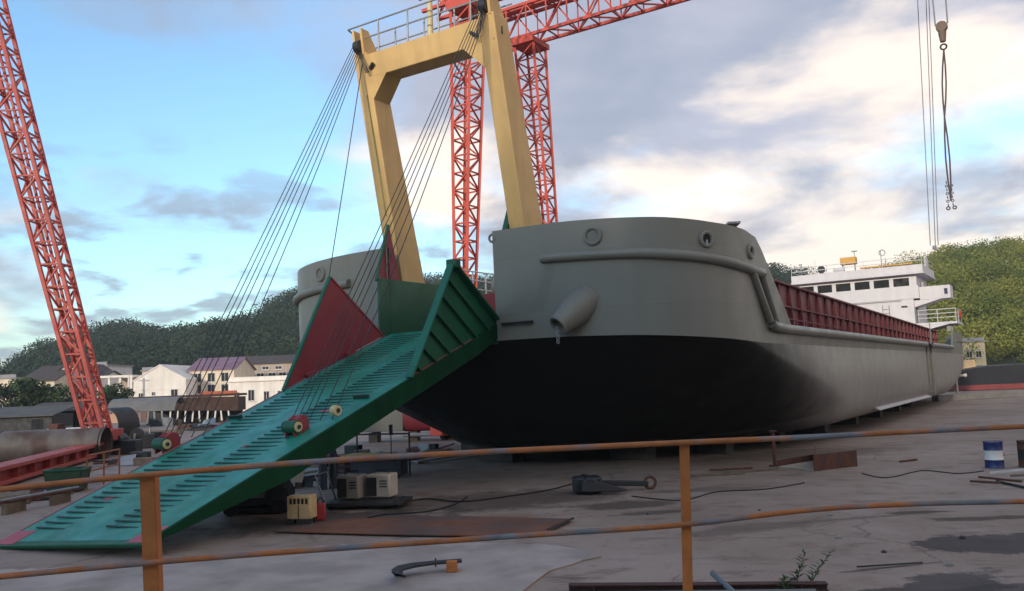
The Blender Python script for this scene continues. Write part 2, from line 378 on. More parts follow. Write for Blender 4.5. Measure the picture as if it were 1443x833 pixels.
# hills with woods
def terrain(name, prof, D0, D1, D2, kx=1.0, seed=1):
    """ridge through the listed (pixel x, pixel y) at distance D1; rises from D0, falls to D2"""
    xs = np.array([p[0] for p in prof], float); ys = np.array([p[1] for p in prof], float)
    cols = np.linspace(xs[0], xs[-1], 90); rows = np.linspace(0, 1, 22)
    def height(px, d):
        py = np.interp(px, xs, ys); t = D(px, py, D1)[2] - 4.2
        if d <= D1: k = (d - D0) / (D1 - D0); k = max(0.0, k); k = k ** 0.8
        else: k = 1 - (d - D1) / (D2 - D1); k = max(0, k)
        k = k * k * (3 - 2 * k) * 0.5 + k * 0.5
        X = D(px, 500, d)[0]
        return max(-0.5, t * k + 1.2 * k * math.sin(X * 0.09 + d * 0.05) * math.sin(d * 0.07 + 1.3) - 0.4 * (1 - k))
    mb = MB(); g = []
    for c in cols:
        r = []
        for q in rows:
            d = D0 + (D2 - D0) * q; X = D(c, 500, d)[0]
            r.append((X, d, height(c, d)))
        g.append(r)
    mb.grid(g)
    o = mb.build(name, mat('hill_soil', (0.035, 0.05, 0.022), 0.9, var=0.3, scale=0.1), smooth=True, recalc=False)
    tag(o, kind='structure'); return height, xs[0], xs[-1]
def leaf_cloud(centres, radii, nper, size, squash=0.8):
    """leaf quads spread through lumpy crowns -> verts, faces (numpy)"""
    n = len(centres)
    C = np.repeat(centres, nper, 0); RR = np.repeat(radii, nper, 0)
    # each crown: few lumps
    lump = rng.normal(size=(n, 5, 3)); lump /= np.linalg.norm(lump, axis=2, keepdims=True); lump *= 0.55
    lump[:, :, 2] = np.abs(lump[:, :, 2]) * 0.9 - 0.1
    li = rng.integers(0, 5, n * nper); Lp = lump[np.repeat(np.arange(n), nper), li]
    d = rng.normal(size=(n * nper, 3)); d /= np.linalg.norm(d, axis=1, keepdims=True)
    rad = 0.55 * rng.uniform(0.72, 1.08, (n * nper, 1))
    P = Lp + d * rad; P[:, 2] *= squash
    pos = C + P * RR[:, None]
    # quad frames: normal roughly outward
    nn = d + rng.normal(scale=0.5, size=d.shape); nn /= np.linalg.norm(nn, axis=1, keepdims=True)
    a = rng.normal(size=d.shape); t1 = np.cross(nn, a); t1 /= np.linalg.norm(t1, axis=1, keepdims=True); t2 = np.cross(nn, t1)
    s = (size * rng.uniform(0.6, 1.4, (n * nper, 1))) * (RR[:, None] ** 0.5)
    e = rng.uniform(0.5, 1.0, (n * nper, 1))
    V = np.stack([pos - t1 * s, pos - t2 * s * e, pos + t1 * s, pos + t2 * s * e], 1).reshape(-1, 3)
    return V
def quad_mesh(name, V, mt, parent=None):
    me = bpy.data.meshes.new(name); n = len(V) // 4
    me.vertices.add(len(V)); me.vertices.foreach_set('co', V.astype(np.float32).ravel())
    me.loops.add(len(V)); me.loops.foreach_set('vertex_index', np.arange(len(V), dtype=np.int32))
    me.polygons.add(n); me.polygons.foreach_set('loop_start', np.arange(0, len(V), 4, dtype=np.int32)); me.polygons.foreach_set('loop_total', np.full(n, 4, np.int32))
    me.update(calc_edges=True); me.materials.append(mt)
    o = bpy.data.objects.new(name, me); COL.objects.link(o)
    if parent is not None: o.parent = parent
    return o
def woods(h, x0, x1, D0, D1, n, rad, mt, label, dmax, per, lsize):
    P = []; Rr = []
    while len(P) < n:
        px = random.uniform(x0, x1); d = D0 + (dmax - D0) * random.random() ** 0.85
        z = h(px, d); X = D(px, 500, d)[0]
        if z < -0.3: continue
        r = random.uniform(*rad)
        P.append((X, d, z + r * 0.75)); Rr.append(r)
    V = leaf_cloud(np.array(P), np.array(Rr), per, lsize)
    return tag(quad_mesh('woods', V, mt), label, 'woods', kind='stuff')
LP = [(-420, 560), (-150, 556), (-40, 545), (12, 528), (40, 508), (62, 492), (100, 482), (150, 468), (190, 466), (225, 471), (290, 464), (340, 452), (375, 440), (410, 424), (470, 408), (560, 400), (640, 398), (700, 400), (800, 405), (900, 400), (1000, 390), (1085, 386), (1120, 384), (1160, 394), (1230, 410)]
hL, a, b = terrain('hill', LP, 150, 300, 420)
woods(hL, a + 250, b, 165, 300, 2700, (2.0, 6.0), leafmat('woods_dark_leaves', (0.010, 0.022, 0.014), (0.030, 0.055, 0.026), 0.10), 'dark wooded hillside behind the houses and the ship', 318, 190, 0.13)  # the hillside's shade is put into this darker leaf colour
RP = [(1060, 530), (1120, 470), (1180, 420), (1240, 385), (1290, 366), (1330, 356), (1400, 348), (1443, 344), (1520, 338), (1650, 330), (1800, 335)]
hR, a, b = terrain('hill', RP, 112, 215, 330)
woods(hR, a, b, 118, 215, 1700, (1.5, 4.6), leafmat('woods_sunlit_leaves', (0.070, 0.105, 0.018), (0.215, 0.215, 0.040), 0.09), 'green wooded slope at right behind the white wheelhouse', 228, 300, 0.092)  # the slope's sunlit yellow-green is put into the leaf colour
# bare ridge added unseen behind the camera to keep the low sun off the yard
bk = []
for i in range(50):
    X = -420 + i * 14.0; r_ = []
    for k, y in enumerate(np.linspace(-300, -70, 16)):
        t = k / 15; b_ = math.sin(math.pi * t) ** 1.3
        r_.append((X, y, max(-.5, b_ * (58 + 3 * math.sin(X * .021 + 1) + 2.5 * math.sin(X * .06)) + 1.2 * math.sin(X * .13 + y * .1) * b_ - .4)))
    bk.append(r_)
mb = MB(); mb.grid(bk); tag(mb.build('hill', mat('hill_soil', (0.035, 0.05, 0.022)), recalc=False), kind='structure')

def hull_material():
    mt = M_hull.copy(); mt.name = 'hull_grey_to_black'; nt = mt.node_tree; N = nt.nodes; L = nt.links
    bs = N['Principled BSDF']; old = bs.inputs['Base Color'].links[0].from_socket
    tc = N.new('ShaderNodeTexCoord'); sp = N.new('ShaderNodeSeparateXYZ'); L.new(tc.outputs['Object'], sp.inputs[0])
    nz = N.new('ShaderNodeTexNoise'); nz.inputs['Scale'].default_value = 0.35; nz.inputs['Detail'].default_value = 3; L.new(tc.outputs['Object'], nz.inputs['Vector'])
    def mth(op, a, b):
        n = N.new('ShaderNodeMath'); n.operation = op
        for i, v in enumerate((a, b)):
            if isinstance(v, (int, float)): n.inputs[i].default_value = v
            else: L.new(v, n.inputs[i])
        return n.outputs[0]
    # the lower bow blends to near-black, ending in a soft slanting edge on the side
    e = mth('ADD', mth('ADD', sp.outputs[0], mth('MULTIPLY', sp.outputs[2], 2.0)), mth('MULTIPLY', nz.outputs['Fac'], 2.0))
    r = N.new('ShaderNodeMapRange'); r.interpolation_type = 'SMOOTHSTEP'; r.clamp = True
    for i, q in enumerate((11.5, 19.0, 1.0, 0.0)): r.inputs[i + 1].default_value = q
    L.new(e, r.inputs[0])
    mx = N.new('ShaderNodeMix'); mx.data_type = 'RGBA'; L.new(r.outputs[0], mx.inputs[0]); lt = N.new('ShaderNodeMix'); lt.data_type = 'RGBA'; lt.blend_type = 'MULTIPLY'; lt.inputs[0].default_value = 1.0; L.new(old, lt.inputs[6]); lt.inputs[7].default_value = (1.45, 1.36, 1.42, 1)   # the side aft is multiplied to a paler, pinkish grey
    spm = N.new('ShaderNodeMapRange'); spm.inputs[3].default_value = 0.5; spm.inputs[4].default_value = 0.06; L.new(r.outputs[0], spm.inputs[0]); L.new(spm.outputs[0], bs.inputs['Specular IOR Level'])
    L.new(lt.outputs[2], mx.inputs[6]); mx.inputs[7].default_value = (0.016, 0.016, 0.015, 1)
    L.new(mx.outputs[2], bs.inputs['Base Color']); return mt
# ------------------------------------------------------------------ the ship (local: x = aft, y = starboard, z = up; y is flipped when built)
ship = empty('cargo_ship', SW(0, 0, 0), math.pi / 2 - TH, 'grey flat-bowed landing cargo ship with green bow ramp and yellow portal frame', 'ship')
def sb(mb, name, mt, parent=ship, bevel=0.0, smooth=True, recalc=True): return mb.build(name, mt, parent, bevel, smooth, True, recalc)
HB = 7.58
def kn(phi):        # knuckle curve in plan
    return 4.0 * (1 - max(0.0, math.cos(phi)) ** (2 / 3)), 1.85 + 5.73 * math.sin(phi) ** (2 / 3)
PH = [math.pi / 2 * (t ** 1.6 / (t ** 1.6 + (1 - t) ** 1.6)) for t in np.linspace(0, 1, 37)]
def kz(p): return float(np.interp(math.degrees(p), [0, 12.9, 33.6, 61, 90], [3.68, 3.67, 3.61, 3.5, 3.39]))
def knorm(p):       # outward plan normal of the knuckle curve
    a = np.array(kn(max(0, p - .01))); b = np.array(kn(min(math.pi / 2, p + .01))); d = b - a; d /= np.linalg.norm(d)
    return -d[1], d[0]
SIDE = [4.5, 5.0, 5.6, 6.2, 6.8, 7.5, 9, 11, 13, 16, 20, 24, 28, 32, 36, 40, 44, 47, 49, 51, 53, 55, 57, 58.5, 59.2]
def stern(s):       # beam, bottom rise near the stern
    k = max(0, (s - 46) / 13.2)
    return HB - 0.25 * k ** 2 - (1.2 * max(0, (s - 57) / 2.2) ** 2), 2.3 * k ** 1.6
top = []; bot = []   # knuckle line and bottom edge, starboard, from the centreline round to the stern
for y in (0.0, 0.9): top.append((0.0, y, 3.68)); bot.append((3.2, y * 0.16, 0.0))
for p in PH:
    s, y = kn(p); top.append((s, y, kz(p)))
    q = math.sin(p); bot.append((3.2 + 11.9 * (1 - math.cos(p)), 0.3 + 7.28 * q ** 1.35, 0.0))
for s in SIDE:
    b_, r_ = stern(s); top.append((s, b_, 3.38))
    sb_ = s if s > 34 else 15.1 + (s - 4.0) * (34 - 15.1) / (34 - 4.0)
    b2, r2 = stern(sb_); bot.append((sb_, b2, r2))
def section(i):
    t = np.array(top[i]); b = np.array(bot[i]); zk = 0.6 + b[2] * 0.75; r = 0.12 + 0.73 * min(1, max(0, (b[0] - 6) / 9)) ** 1.3
    E = np.array([b[0], b[1], zk + r])
    j0, j1 = max(0, i - 1), min(len(bot) - 1, i + 1)
    d = np.array(bot[j1]) - np.array(bot[j0]); nrm = np.array([-d[1], d[0], 0.0]); ln = np.linalg.norm(nrm); nrm = nrm / ln if ln > 1e-6 else np.array([1.0, 0, 0])
    if i < 2: nrm = np.array([-1.0, 0, 0])
    elif nrm[1] < 0: nrm = -nrm
    if nrm[1] > 0.02 or i >= 2:
        nrm = nrm if nrm[0] <= 0 else nrm * np.array([0, 1, 1])
    pts = []
    for k in np.linspace(0, 1, 9):
        p = t + (E - t) * k
        bulge = 0.16 * math.sin(math.pi * k) * min(1, np.linalg.norm((E - t)[:2]) / 4)
        pts.append(p + nrm * bulge * 0.6 + np.array([0, 0, -bulge * 0.3]))
    for k in (0.25, 0.5, 0.75, 1.0):
        a = k * math.pi / 2
        pts.append(E - nrm * r * (1 - math.cos(a)) + np.array([0, 0, -r * math.sin(a)]))
    last = pts[-1]; pts.append(np.array([last[0], 0.0, last[2]]))
    return pts
rows = [section(i) for i in range(len(top))]
NK = len(top)
hull = MB(); hull.grid(rows); hull.grid([[p * np.array([1, -1, 1]) for p in r][::-1] for r in rows])
# transom
tr = rows[-1]; ring = tr[:-1] + [p * np.array([1, -1, 1]) for p in tr[:-1][::-1]]
hull.add(ring, [tuple(range(len(ring)))])
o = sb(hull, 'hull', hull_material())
# upper shell: horns at the bow, low side strake aft
def top_z(s, phi=None):
    if phi is not None: return float(np.interp(math.degrees(phi), [0, 14, 43, 65, 85, 90], [6.6, 6.58, 6.48, 6.36, 6.31, 6.22]))
    if s < 4.15: return 6.20
    if s < 7.0: return 6.20 - (s - 4.15) * (6.20 - 3.95) / 2.85
    if s < 48.2: return 3.92
    if s < 49.2: return 3.92 + (s - 48.2) * 1.05
    return 4.97
def shell(sgn):
    lo = []; hi = []; inn = []
    seq = [(kn(p)[0], kn(p)[1], kz(p), p) for p in PH]
    fine = sorted(set(SIDE + [4.7, 4.9, 5.3, 6.5, 7.0, 48.2, 49.2]))
    seq += [(s, stern(s)[0], 3.38, None) for s in fine]
    O = []; T = []; I = []; B = []
    for i, (s, y, z, p) in enumerate(seq):
        nx, ny = 0, 1
        if p is not None:                      # plan normal of the ellipse
            nx, ny = knorm(p)
        zt = top_z(s, p); w = 0.10
        fl = 0.06                              # slight flare outward
        O.append([(s + nx * fl * k, sgn * (y + ny * fl * k), z + (zt - z) * k) for k in (0.0, 0.33, 0.66, 1.0)])
        I.append([(s + nx * fl * k - nx * w, sgn * (y + ny * fl * k - ny * w), z + (zt - z) * k) for k in (1.0, 0.5, 0.0)])
    mb = MB(); mb.grid([a + b for a, b in zip(O, I)])
    return mb
for sg in (1, -1):
    sb(shell(sg), 'bow_shell', M_hull, recalc=True)
# deck
dk = MB(); pl = [(0.05, 1.8, 3.86)] + [(kn(p)[0] + 0.1, kn(p)[1] - 0.08, 3.86) for p in PH[1:]] + [(s, stern(s)[0] - 0.1, 3.80) for s in SIDE]
dk.add(pl + [(a, -b, c) for a, b, c in pl[::-1]], [tuple(range(2 * len(pl)))])
sb(dk, 'deck', mat('deck_paint', (0.10, 0.055, 0.05), 0.8, var=0.2), smooth=False)
# bow sill and end plates between the horns
sl_ = MB(); sl_.span((0.0, -1.85, 3.60), (0.35, 1.85, 3.98)); sb(sl_, 'ramp_sill', M_green, bevel=0.02)
for sg in (1, -1):
    w = MB(); w.span((0.02, sg * 1.86, 3.84), (3.6, sg * 1.98, 5.68)); sb(w, 'inner_bulwark', M_green)
    w = MB()
    if sg > 0: w.span((0.0, sg * 1.85, 3.70), (0.14, sg * 2.05, 6.58)); sb(w, 'horn_edge_plate', M_hull, bevel=0.01)
    else: w.span((0.03, sg * 2.0, 3.70), (0.14, sg * 2.2, 6.58)); sb(w, 'horn_edge_plate', M_hull, bevel=0.01)
    w = MB(); w.span((3.5, sg * 1.9, 3.84), (3.6, sg * 7.1, 5.2)); sb(w, 'horn_bulkhead', M_hull)
    g_ = MB(); g_.prism([(-0.45, -1.90, 5.62), (0.55, -1.90, 5.62), (0.12, -1.90, 7.25)] if sg < 0 else [(0.16, 1.90, 5.62), (0.95, 1.90, 5.62), (0.85, 1.90, 7.45)], (0, sg * 0.07, 0)); gp = sb(g_, 'gusset_plate', M_maroon if sg < 0 else M_green)
    g_ = MB(); g_.bar((-0.47, sg * 1.93, 5.6) if sg < 0 else (0.22, 1.93, 6.2), (0.10, sg * 1.93, 7.30) if sg < 0 else (0.82, 1.93, 7.5), 0.08 if sg < 0 else 0.16, 0.05, (1, 0, 0)); sb(g_, 'gusset_flange', M_green, gp)
    if sg > 0: continue
    fl_ = MB(); fl_.prism([(0.03, sg * 1.86, 3.84), (-0.42, sg * 1.86, 4.02), (-0.42, sg * 1.86, 5.68), (0.03, sg * 1.86, 5.68)], (0, sg * 0.07, 0)); sb(fl_, 'inner_bulwark', M_green)
# fender pipes
def pipe_path(sgn):
    pts = []
    for p in np.linspace(R(7.7), R(82), 40):
        s, y = kn(p); nx, ny = knorm(p); pts.append((s + nx * 0.10, sgn * (y + ny * 0.10), float(np.interp(math.degrees(p), [7.7, 35, 60, 82], [5.70, 5.61, 5.46, 5.31]))))
    return pts
for sg in (1, -1):
    f = MB(); P_ = pipe_path(sg) + [(3.5, sg * (HB + .09), 5.27), (4.25, sg * (HB + .12), 5.24)]
    f.tube(P_, 0.125, 14); sb(f, 'fender_pipe', M_hull)
    for a, b in (((3.45, HB + .08, 5.26), (4.70, HB + .1, 3.98)), ((4.18, HB + .1, 5.24), (5.35, HB + .1, 3.86))):
        f = MB(); f.tube([(a[0], sg * a[1], a[2]), (b[0], sg * b[1], b[2])], 0.105, 12); sb(f, 'fender_pipe', M_hull)
    f = MB(); f.tube([(4.8, sg * (HB + .1), 3.92), (5.0, sg * (HB + .12), 3.84)] + [(s, sg * (HB + .11), 3.80) for s in (6, 10, 16, 22, 28, 34, 40, 44, 47.6)], 0.14, 14); sb(f, 'fender_pipe', M_hull)
# fairlead rings: (phi deg, z, radius, open)
def on_shell(phi, z, off=0.0):
    s, y = kn(phi); nx, ny = knorm(phi)
    return np.array([s + nx * (off + .05), y + ny * (off + .05), z]), np.array([nx, ny, 0])
for sg in (1, -1):
    for ph, z, r_, op in ((21, 6.13, 0.20, 0), (61.8, 5.92, 0.17, 1), (87.5, 5.76, 0.16, 1)):
        p, n = on_shell(R(ph), z); p[1] *= sg; n[1] *= sg
        t = MB(); t.torus(p + n * 0.02, n, r_, 0.05, 22, 8); fr = sb(t, 'fairlead', M_hull)
        t = MB(); t.tube([p - n * 0.05, p + n * (0.018 if not op else 0.012)], r_ - 0.01, 20); sb(t, 'fairlead_opening', M_black if op else mat('fairlead_plate', (0.16, 0.165, 0.15), 0.7), fr)
        if op:
            t = MB(); t.tube([p + n * 0.02 + np.array([0, 0, -r_ * .8]), p + n * 0.02 + np.array([0, 0, -0.02])], 0.035, 8); sb(t, 'roller', M_galv, fr)
# hawse pipes with chain
for sg in (1, -1):
    p0, n0 = on_shell(R(18.0), 4.62, -0.30); p1, n1 = on_shell(R(12.8), 3.93, 0.50)
    p0[1] *= sg; p1[1] *= sg
    d = (p1 - p0); d /= np.linalg.norm(d)
    h = MB(); h.tube([p0, p0 + (p1 - p0) * .45, p0 + (p1 - p0) * .8, p1], [0.43, 0.40, 0.32, 0.26], 24, cap=False)
    h.tube([p1, p1 - d * 0.02], [0.27, 0.19], 24, cap=False); h.tube([p1 - d * 0.02, p1 - d * 0.5], [0.19, 0.19], 24, cap=False)
    hp = sb(h, 'hawse_pipe', M_hull)
    t = MB(); t.torus(p1, d, 0.235, 0.042, 24, 8); sb(t, 'hawse_lip', M_hull, hp)
    t = MB(); t.tube([p1 - d * 0.25, p1 - d * 0.27], 0.21, 20); sb(t, 'hawse_opening', M_black, hp)
    for k in range(5):
        c = p1 + d * 0.03 + np.array([0, 0, -0.05 - 0.085 * k]); t = MB(); ax = (1, 0.2, 0) if k % 2 else (0.2, -1, 0)
        t.torus(c, ax, 0.042, 0.013, 12, 6); sb(t, 'chain_link', M_galv, hp)
# small fittings on the starboard horn
t = MB(); t.box((-0.09, 2.55, 4.10), (0.05, 0.95, 0.07)); sb(t, 'drain_slot', M_black)
t = MB(); t.torus((-0.04, 1.84, 6.42), (1, 0, 0), 0.10, 0.035, 14, 6); sb(t, 'lifting_eye', M_hull)
t = MB(); t.box((2.75, 7.45, 6.42), (0.55, 0.32, 0.05), rz=-0.5); sb(t, 'roller_plate', M_galv)
t = MB(); t.tube([(0.9, 3.0, 6.58), (1.0, 3.1, 6.80), (1.3, 3.3, 6.80), (1.35, 3.4, 6.58)], 0.025, 6); sb(t, 'grab_rail', M_dark)
# hull fittings aft
t = MB(); t.tube([(36.6, HB + .10, 3.7), (36.6, HB + .10, 0.95)], 0.07, 8); t.tube([(35.2, HB + .05, 3.7), (35.2, HB + .05, 1.1), (36.6, HB + .05, 1.1)], 0.04, 6); sb(t, 'side_pipe', M_hull)
t = MB(); t.prism([(20, HB - 0.42, 0.98), (36, HB - 0.42, 0.98), (36, HB - 0.02, 0.80), (20, HB - 0.02, 0.80)], (0, 0, 0.05)); sb(t, 'bilge_keel', M_white)
t = MB(); t.tube([(34.6, HB + .25, 3.86), (35.3, HB + .32, 3.62), (36.2, HB + .25, 3.90)], 0.07, 8); sb(t, 'mooring_line', M_dark)
t = MB(); t.tube([(37.5, HB + .02, 5.2), (37.5, HB + .02, 3.9)], 0.03, 6); sb(t, 'sounding_pipe', M_galv)

# cargo hold coaming with stiffeners
CY = 6.75
def cz(s): return 5.46 - (s - 6.0) * 0.0132
for sg in (1, -1):
    c = MB(); c.prism([(4.2, sg * CY, 3.82), (47.4, sg * CY, 3.82), (47.4, sg * CY, cz(47.4)), (4.2, sg * CY, cz(4.2))], (0, -sg * 0.08, 0)); cm = sb(c, 'hatch_coaming', M_coam)
    f = MB(); f.prism([(4.2, sg * (CY + .12), cz(4.2)), (47.4, sg * (CY + .12), cz(47.4)), (47.4, sg * (CY + .12), cz(47.4) + .06), (4.2, sg * (CY + .12), cz(4.2) + .06)], (0, -sg * 0.22, 0)); sb(f, 'top_flange', M_coam, cm)
    f = MB(); f.prism([(4.2, sg * (CY + .10), 4.72), (47.4, sg * (CY + .10), 4.36), (47.4, sg * (CY + .10), 4.41), (4.2, sg * (CY + .10), 4.77)], (0, -sg * 0.10, 0)); sb(f, 'mid_stringer', M_coam, cm)
    for k in range(34):
        s = 5.0 + k * 1.27
        f = MB(); f.prism([(s, sg * CY, 3.83), (s, sg * (CY + .16), 3.83), (s, sg * (CY + .09), cz(s)), (s, sg * CY, cz(s))], (0.035, 0, 0)); sb(f, 'stiffener', M_coam, cm, smooth=False)
        if k % 3 == 1 and sg > 0:
            f = MB(); f.box((s + 0.6, CY + 0.01, 4.0), (0.28, 0.03, 0.12)); sb(f, 'drain_slot', M_black, cm)
for s in (4.2, 47.3):
    c = MB(); c.span((s, -CY, 3.82), (s + 0.1, CY, cz(s))); sb(c, 'hatch_end_plate', M_coam)
# low walkway rail in front of the coaming
for (s0, s1) in ((6.4, 16.0),):
    f = MB(); f.tube([(s0, 7.3, 4.2), (s1, 7.3, 4.12)], 0.02, 6); sb(f, 'deck_rail', M_coam)
    for k in range(9):
        f = MB(); s = s0 + k * (s1 - s0) / 8; f.tube([(s, 7.3, 3.8), (s, 7.3, 4.18)], 0.018, 6); sb(f, 'rail_stanchion', M_coam)

# yellow portal frame over the ramp
def fs(z): return 0.5 - (z - 7.0) * 0.205
def bs_(z): return 1.5 - (z - 7.0) * 0.262
portal = []
for sg in (1, -1):
    ya, yb = 2.0 * sg, 2.5 * sg
    l = MB(); zs = [3.84, 6.0, 9.0, 11.4, 12.35]
    for z0, z1 in zip(zs[:-1], zs[1:]): pass
    l.prism([(fs(3.84), ya, 3.84), (bs_(3.84), ya, 3.84), (bs_(12.35), ya, 12.35), (fs(12.35), ya, 12.35)], (0, yb - ya, 0))
    lg = sb(l, 'portal_leg', M_yellow, bevel=0.025)
    for yy in (2.06, 2.36):                                  # twin cheeks of the head
        h = MB(); h.prism([(fs(12.3) - .02, yy * sg, 12.3), (bs_(12.3), yy * sg, 12.3), (-0.42, yy * sg, 13.05), (-0.72, yy * sg, 13.05)], (0, 0.08 * sg, 0)); sb(h, 'head_cheek', M_yellow, lg)
    h = MB(); h.tube([(-0.62, 2.14 * sg, 12.55), (-0.62, 2.35 * sg, 12.55)], 0.19, 18); sb(h, 'sheave', M_dark, lg)
    h = MB(); h.tube([(-0.40, 1.97 * sg, 11.9), (-0.55, 1.90 * sg, 11.85), (-0.60, 1.75 * sg, 11.95)], 0.05, 8); sb(h, 'rope_hook', M_dark, lg)
    h = MB(); h.box((0.0 - 0.20, 2.505 * sg, 11.95), (0.05, 0.02, 0.22)); sb(h, 'limber_hole', M_dark, lg)
    if sg < 0: h = MB(); h.box((fs(9.4) - 0.012, 2.22 * sg, 9.4), (0.02, 0.045, 3.6), ry=-0.202); sb(h, 'weld_strip', mat('olive_strip', (0.36, 0.31, 0.12), 0.6), lg)
bz0, bz1 = 11.62, 12.28
b = MB(); b.prism([(fs(bz0), -2.0, bz0), (bs_(bz0) - .06, -2.0, bz0), (bs_(bz1) - .06, -2.0, bz1), (fs(bz1), -2.0, bz1)], (0, 4.0, 0)); bm_ = sb(b, 'crossbeam', M_yellow, bevel=0.02)
for sg in (1, -1):
    hz_ = 0.62
    pr = [(-.003, 2.0 * sg, bz0 - hz_), (-.003, 2.0 * sg, bz0 + .01), (-.003, (2.0 - .62) * sg, bz0 + .01)]
    h = MB(); v = []
    for (q, y, z) in pr: v.append((fs(z) + .004, y, z))
    for (q, y, z) in pr: v.append((bs_(z) - .066, y, z))
    h.add(v, [(0, 1, 2), (5, 4, 3), (0, 3, 4, 1), (1, 4, 5, 2), (2, 5, 3, 0)]); sb(h, 'haunch', M_yellow)
# walkway rail on the crossbeam
rz0 = 12.28
for s in (-0.55, 0.20):
    r_ = MB(); r_.tube([(s, -2.75, rz0 + .95), (s, 2.6, rz0 + .95)], 0.026, 8); rr = sb(r_, 'beam_railing', M_galv)
    r_ = MB(); r_.tube([(s, -2.45, rz0 + .52), (s, 2.6, rz0 + .52)], 0.022, 8); sb(r_, 'mid_rail', M_galv, rr)
    for y in (-1.55, -0.45, 0.65, 1.75):
        r_ = MB(); r_.tube([(s, y, rz0), (s, y, rz0 + .95)], 0.026, 8); sb(r_, 'rail_post', M_galv, rr)
r_ = MB(); r_.tube([(-.55, -2.75, rz0 + .95), (-.2, -2.85, rz0 + .95), (.2, -2.75, rz0 + .95)], 0.026, 8); sb(r_, 'end_rail', M_galv, rr)
ms = MB(); ms.tube([(-0.15, 0.05, rz0), (-0.15, 0.05, rz0 + 2.2)], [0.09, 0.065], 12); mo = sb(ms, 'light_mast', M_cream)
ms = MB(); ms.box((-0.28, -0.15, rz0 + 1.35), (0.16, 0.22, 0.16)); sb(ms, 'lamp', M_dark, mo)
# white railing and winch on the port deck behind the ramp
for k in range(5):
    r_ = MB(); s = 3.9 + k * 0.75; r_.tube([(s, -2.2, 5.2), (s, -2.2, 6.35)], 0.03, 6); sb(r_, 'deck_stanchion', M_white)
for z in (5.75, 6.05, 6.35):
    r_ = MB(); r_.tube([(3.9, -2.2, z), (6.9, -2.2, z)], 0.025, 6); sb(r_, 'deck_rail', M_white)
pf = MB(); pf.span((3.6, -7.0, 5.08), (7.2, -1.9, 5.18)); sb(pf, 'forecastle_deck', M_green)
wi = MB(); wi.tube([(5.0, -1.4, 5.75), (5.0, -0.4, 5.75)], 0.45, 16); wi.span((4.6, -1.5, 5.15), (5.4, -0.3, 5.5)); sb(wi, 'winch', M_hull)
pf = MB(); pf.span((4.3, -1.88, 5.02), (7.2, 1.8, 5.12)); sb(pf, 'winch_platform', M_maroon)

# ---------- ramp
A_foot = np.array([-10.38, 0.0, 0.20]); A_h = np.array([-0.02, 0.0, 4.10])
rl = np.linalg.norm(A_h - A_foot); rd = (A_h - A_foot) / rl; rn = np.array([-rd[2], 0, rd[0]])
if rn[2] < 0: rn = -rn
def RP_(l, y, n=0.0): return A_foot + rd * (l + 0.15 * y * max(0.0, 1 - l / rl)) + rn * n + np.array([0, y, 0])
def rbox(mb, l0, l1, y0, y1, n0, n1):
    return mb.add([RP_(l, y, n) for l in (l0, l1) for y in (y0, y1) for n in (n0, n1)], [(0, 1, 3, 2), (4, 6, 7, 5), (0, 4, 5, 1), (2, 3, 7, 6), (0, 2, 6, 4), (1, 5, 7, 3)])
RW = 1.85
rp = MB(); rbox(rp, 0, rl, -RW + .06, RW - .06, -0.05, 0.0); ramp = sb(rp, 'bow_ramp', M_teal)
M_girder = mat('girder_dark_green', (0.003, 0.045, 0.018), 0.8, spec=0.15, var=0.22, scale=1.0, streak=0.2)
def side_beam(y0, y1):
    mb = MB(); prof = [(-0.06, 0.004), (rl + .02, 0.004), (rl + .02, -0.34), (rl - 1.2, -0.44), (3.0, -0.46), (0.35, -0.12), (-0.06, -0.05)]
    mb.prism([RP_(l, y0, n) for l, n in prof], (0, y1 - y0, 0)); return mb
for a, b in ((RW - .06, RW + .02), (-RW - .02, -RW + .06)): sb(side_beam(a, b), 'side_girder', M_girder, ramp, bevel=0.01)
for a in (-0.6, 0.6):
    mb = MB(); mb.prism([RP_(l, a, n) for l, n in [(0.8, -0.05), (rl - .1, -0.05), (rl - .1, -0.30), (3.0, -0.40), (0.8, -0.12)]], (0, 0.05, 0)); sb(mb, 'longitudinal', M_green, ramp)
for k in range(9):
    mb = MB(); l = 1.6 + k * 1.08; dd = min(0.36, 0.05 + 0.13 * l); rbox(mb, l, l + .05, -RW + .07, RW - .07, -dd, -0.05); sb(mb, 'cross_beam', M_green, ramp)
rbox(mb := MB(), -0.14, 0.0, -RW, RW, -0.07, 0.002); sb(mb, 'ramp_lip', M_green, ramp, bevel=0.015)
nb = 56
for c0, c1 in ((-1.45, -0.42), (0.30, 1.36)):
    mb = MB(); mb.box((0, 0, 0), (0.042, c1 - c0, 0.014)); me = mb.mesh('tread_bar', M_bardark, False)
    for k in range(nb):
        l = 0.42 + k * (rl - 0.75) / (nb - 1)
        p = RP_(l, (c0 + c1) / 2 + random.uniform(-.03, .03), 0.004)
        inst(me, 'tread_bar', ramp, (p[0], -p[1], p[2]), (0, -math.asin(rd[2]), 0.14 * (1 - l / rl) + random.uniform(-.012, .012)))
# primer patches
for (l0, l1, y0, y1) in ((-.1, .35, -1.8, -1.35), (-.1, .42, 1.42, 1.8), (1.45, 1.6, -1.1, -0.9), (5.3, 5.42, 0.75, 1.25), (7.2, 9.0, 1.70, 1.84), (8.9, 9.9, 1.70, 1.84), (3.6, 3.7, 0.2, .4), (0, rl * .98, -1.846, -1.80)):
    mb = MB(); rbox(mb, l0, l1, y0, y1, 0.001, 0.008); sb(mb, 'primer_patch', M_pink, ramp)
M_green2 = mat('wing_green_paint', (0.009, 0.135, 0.08), 0.5, var=0.2)
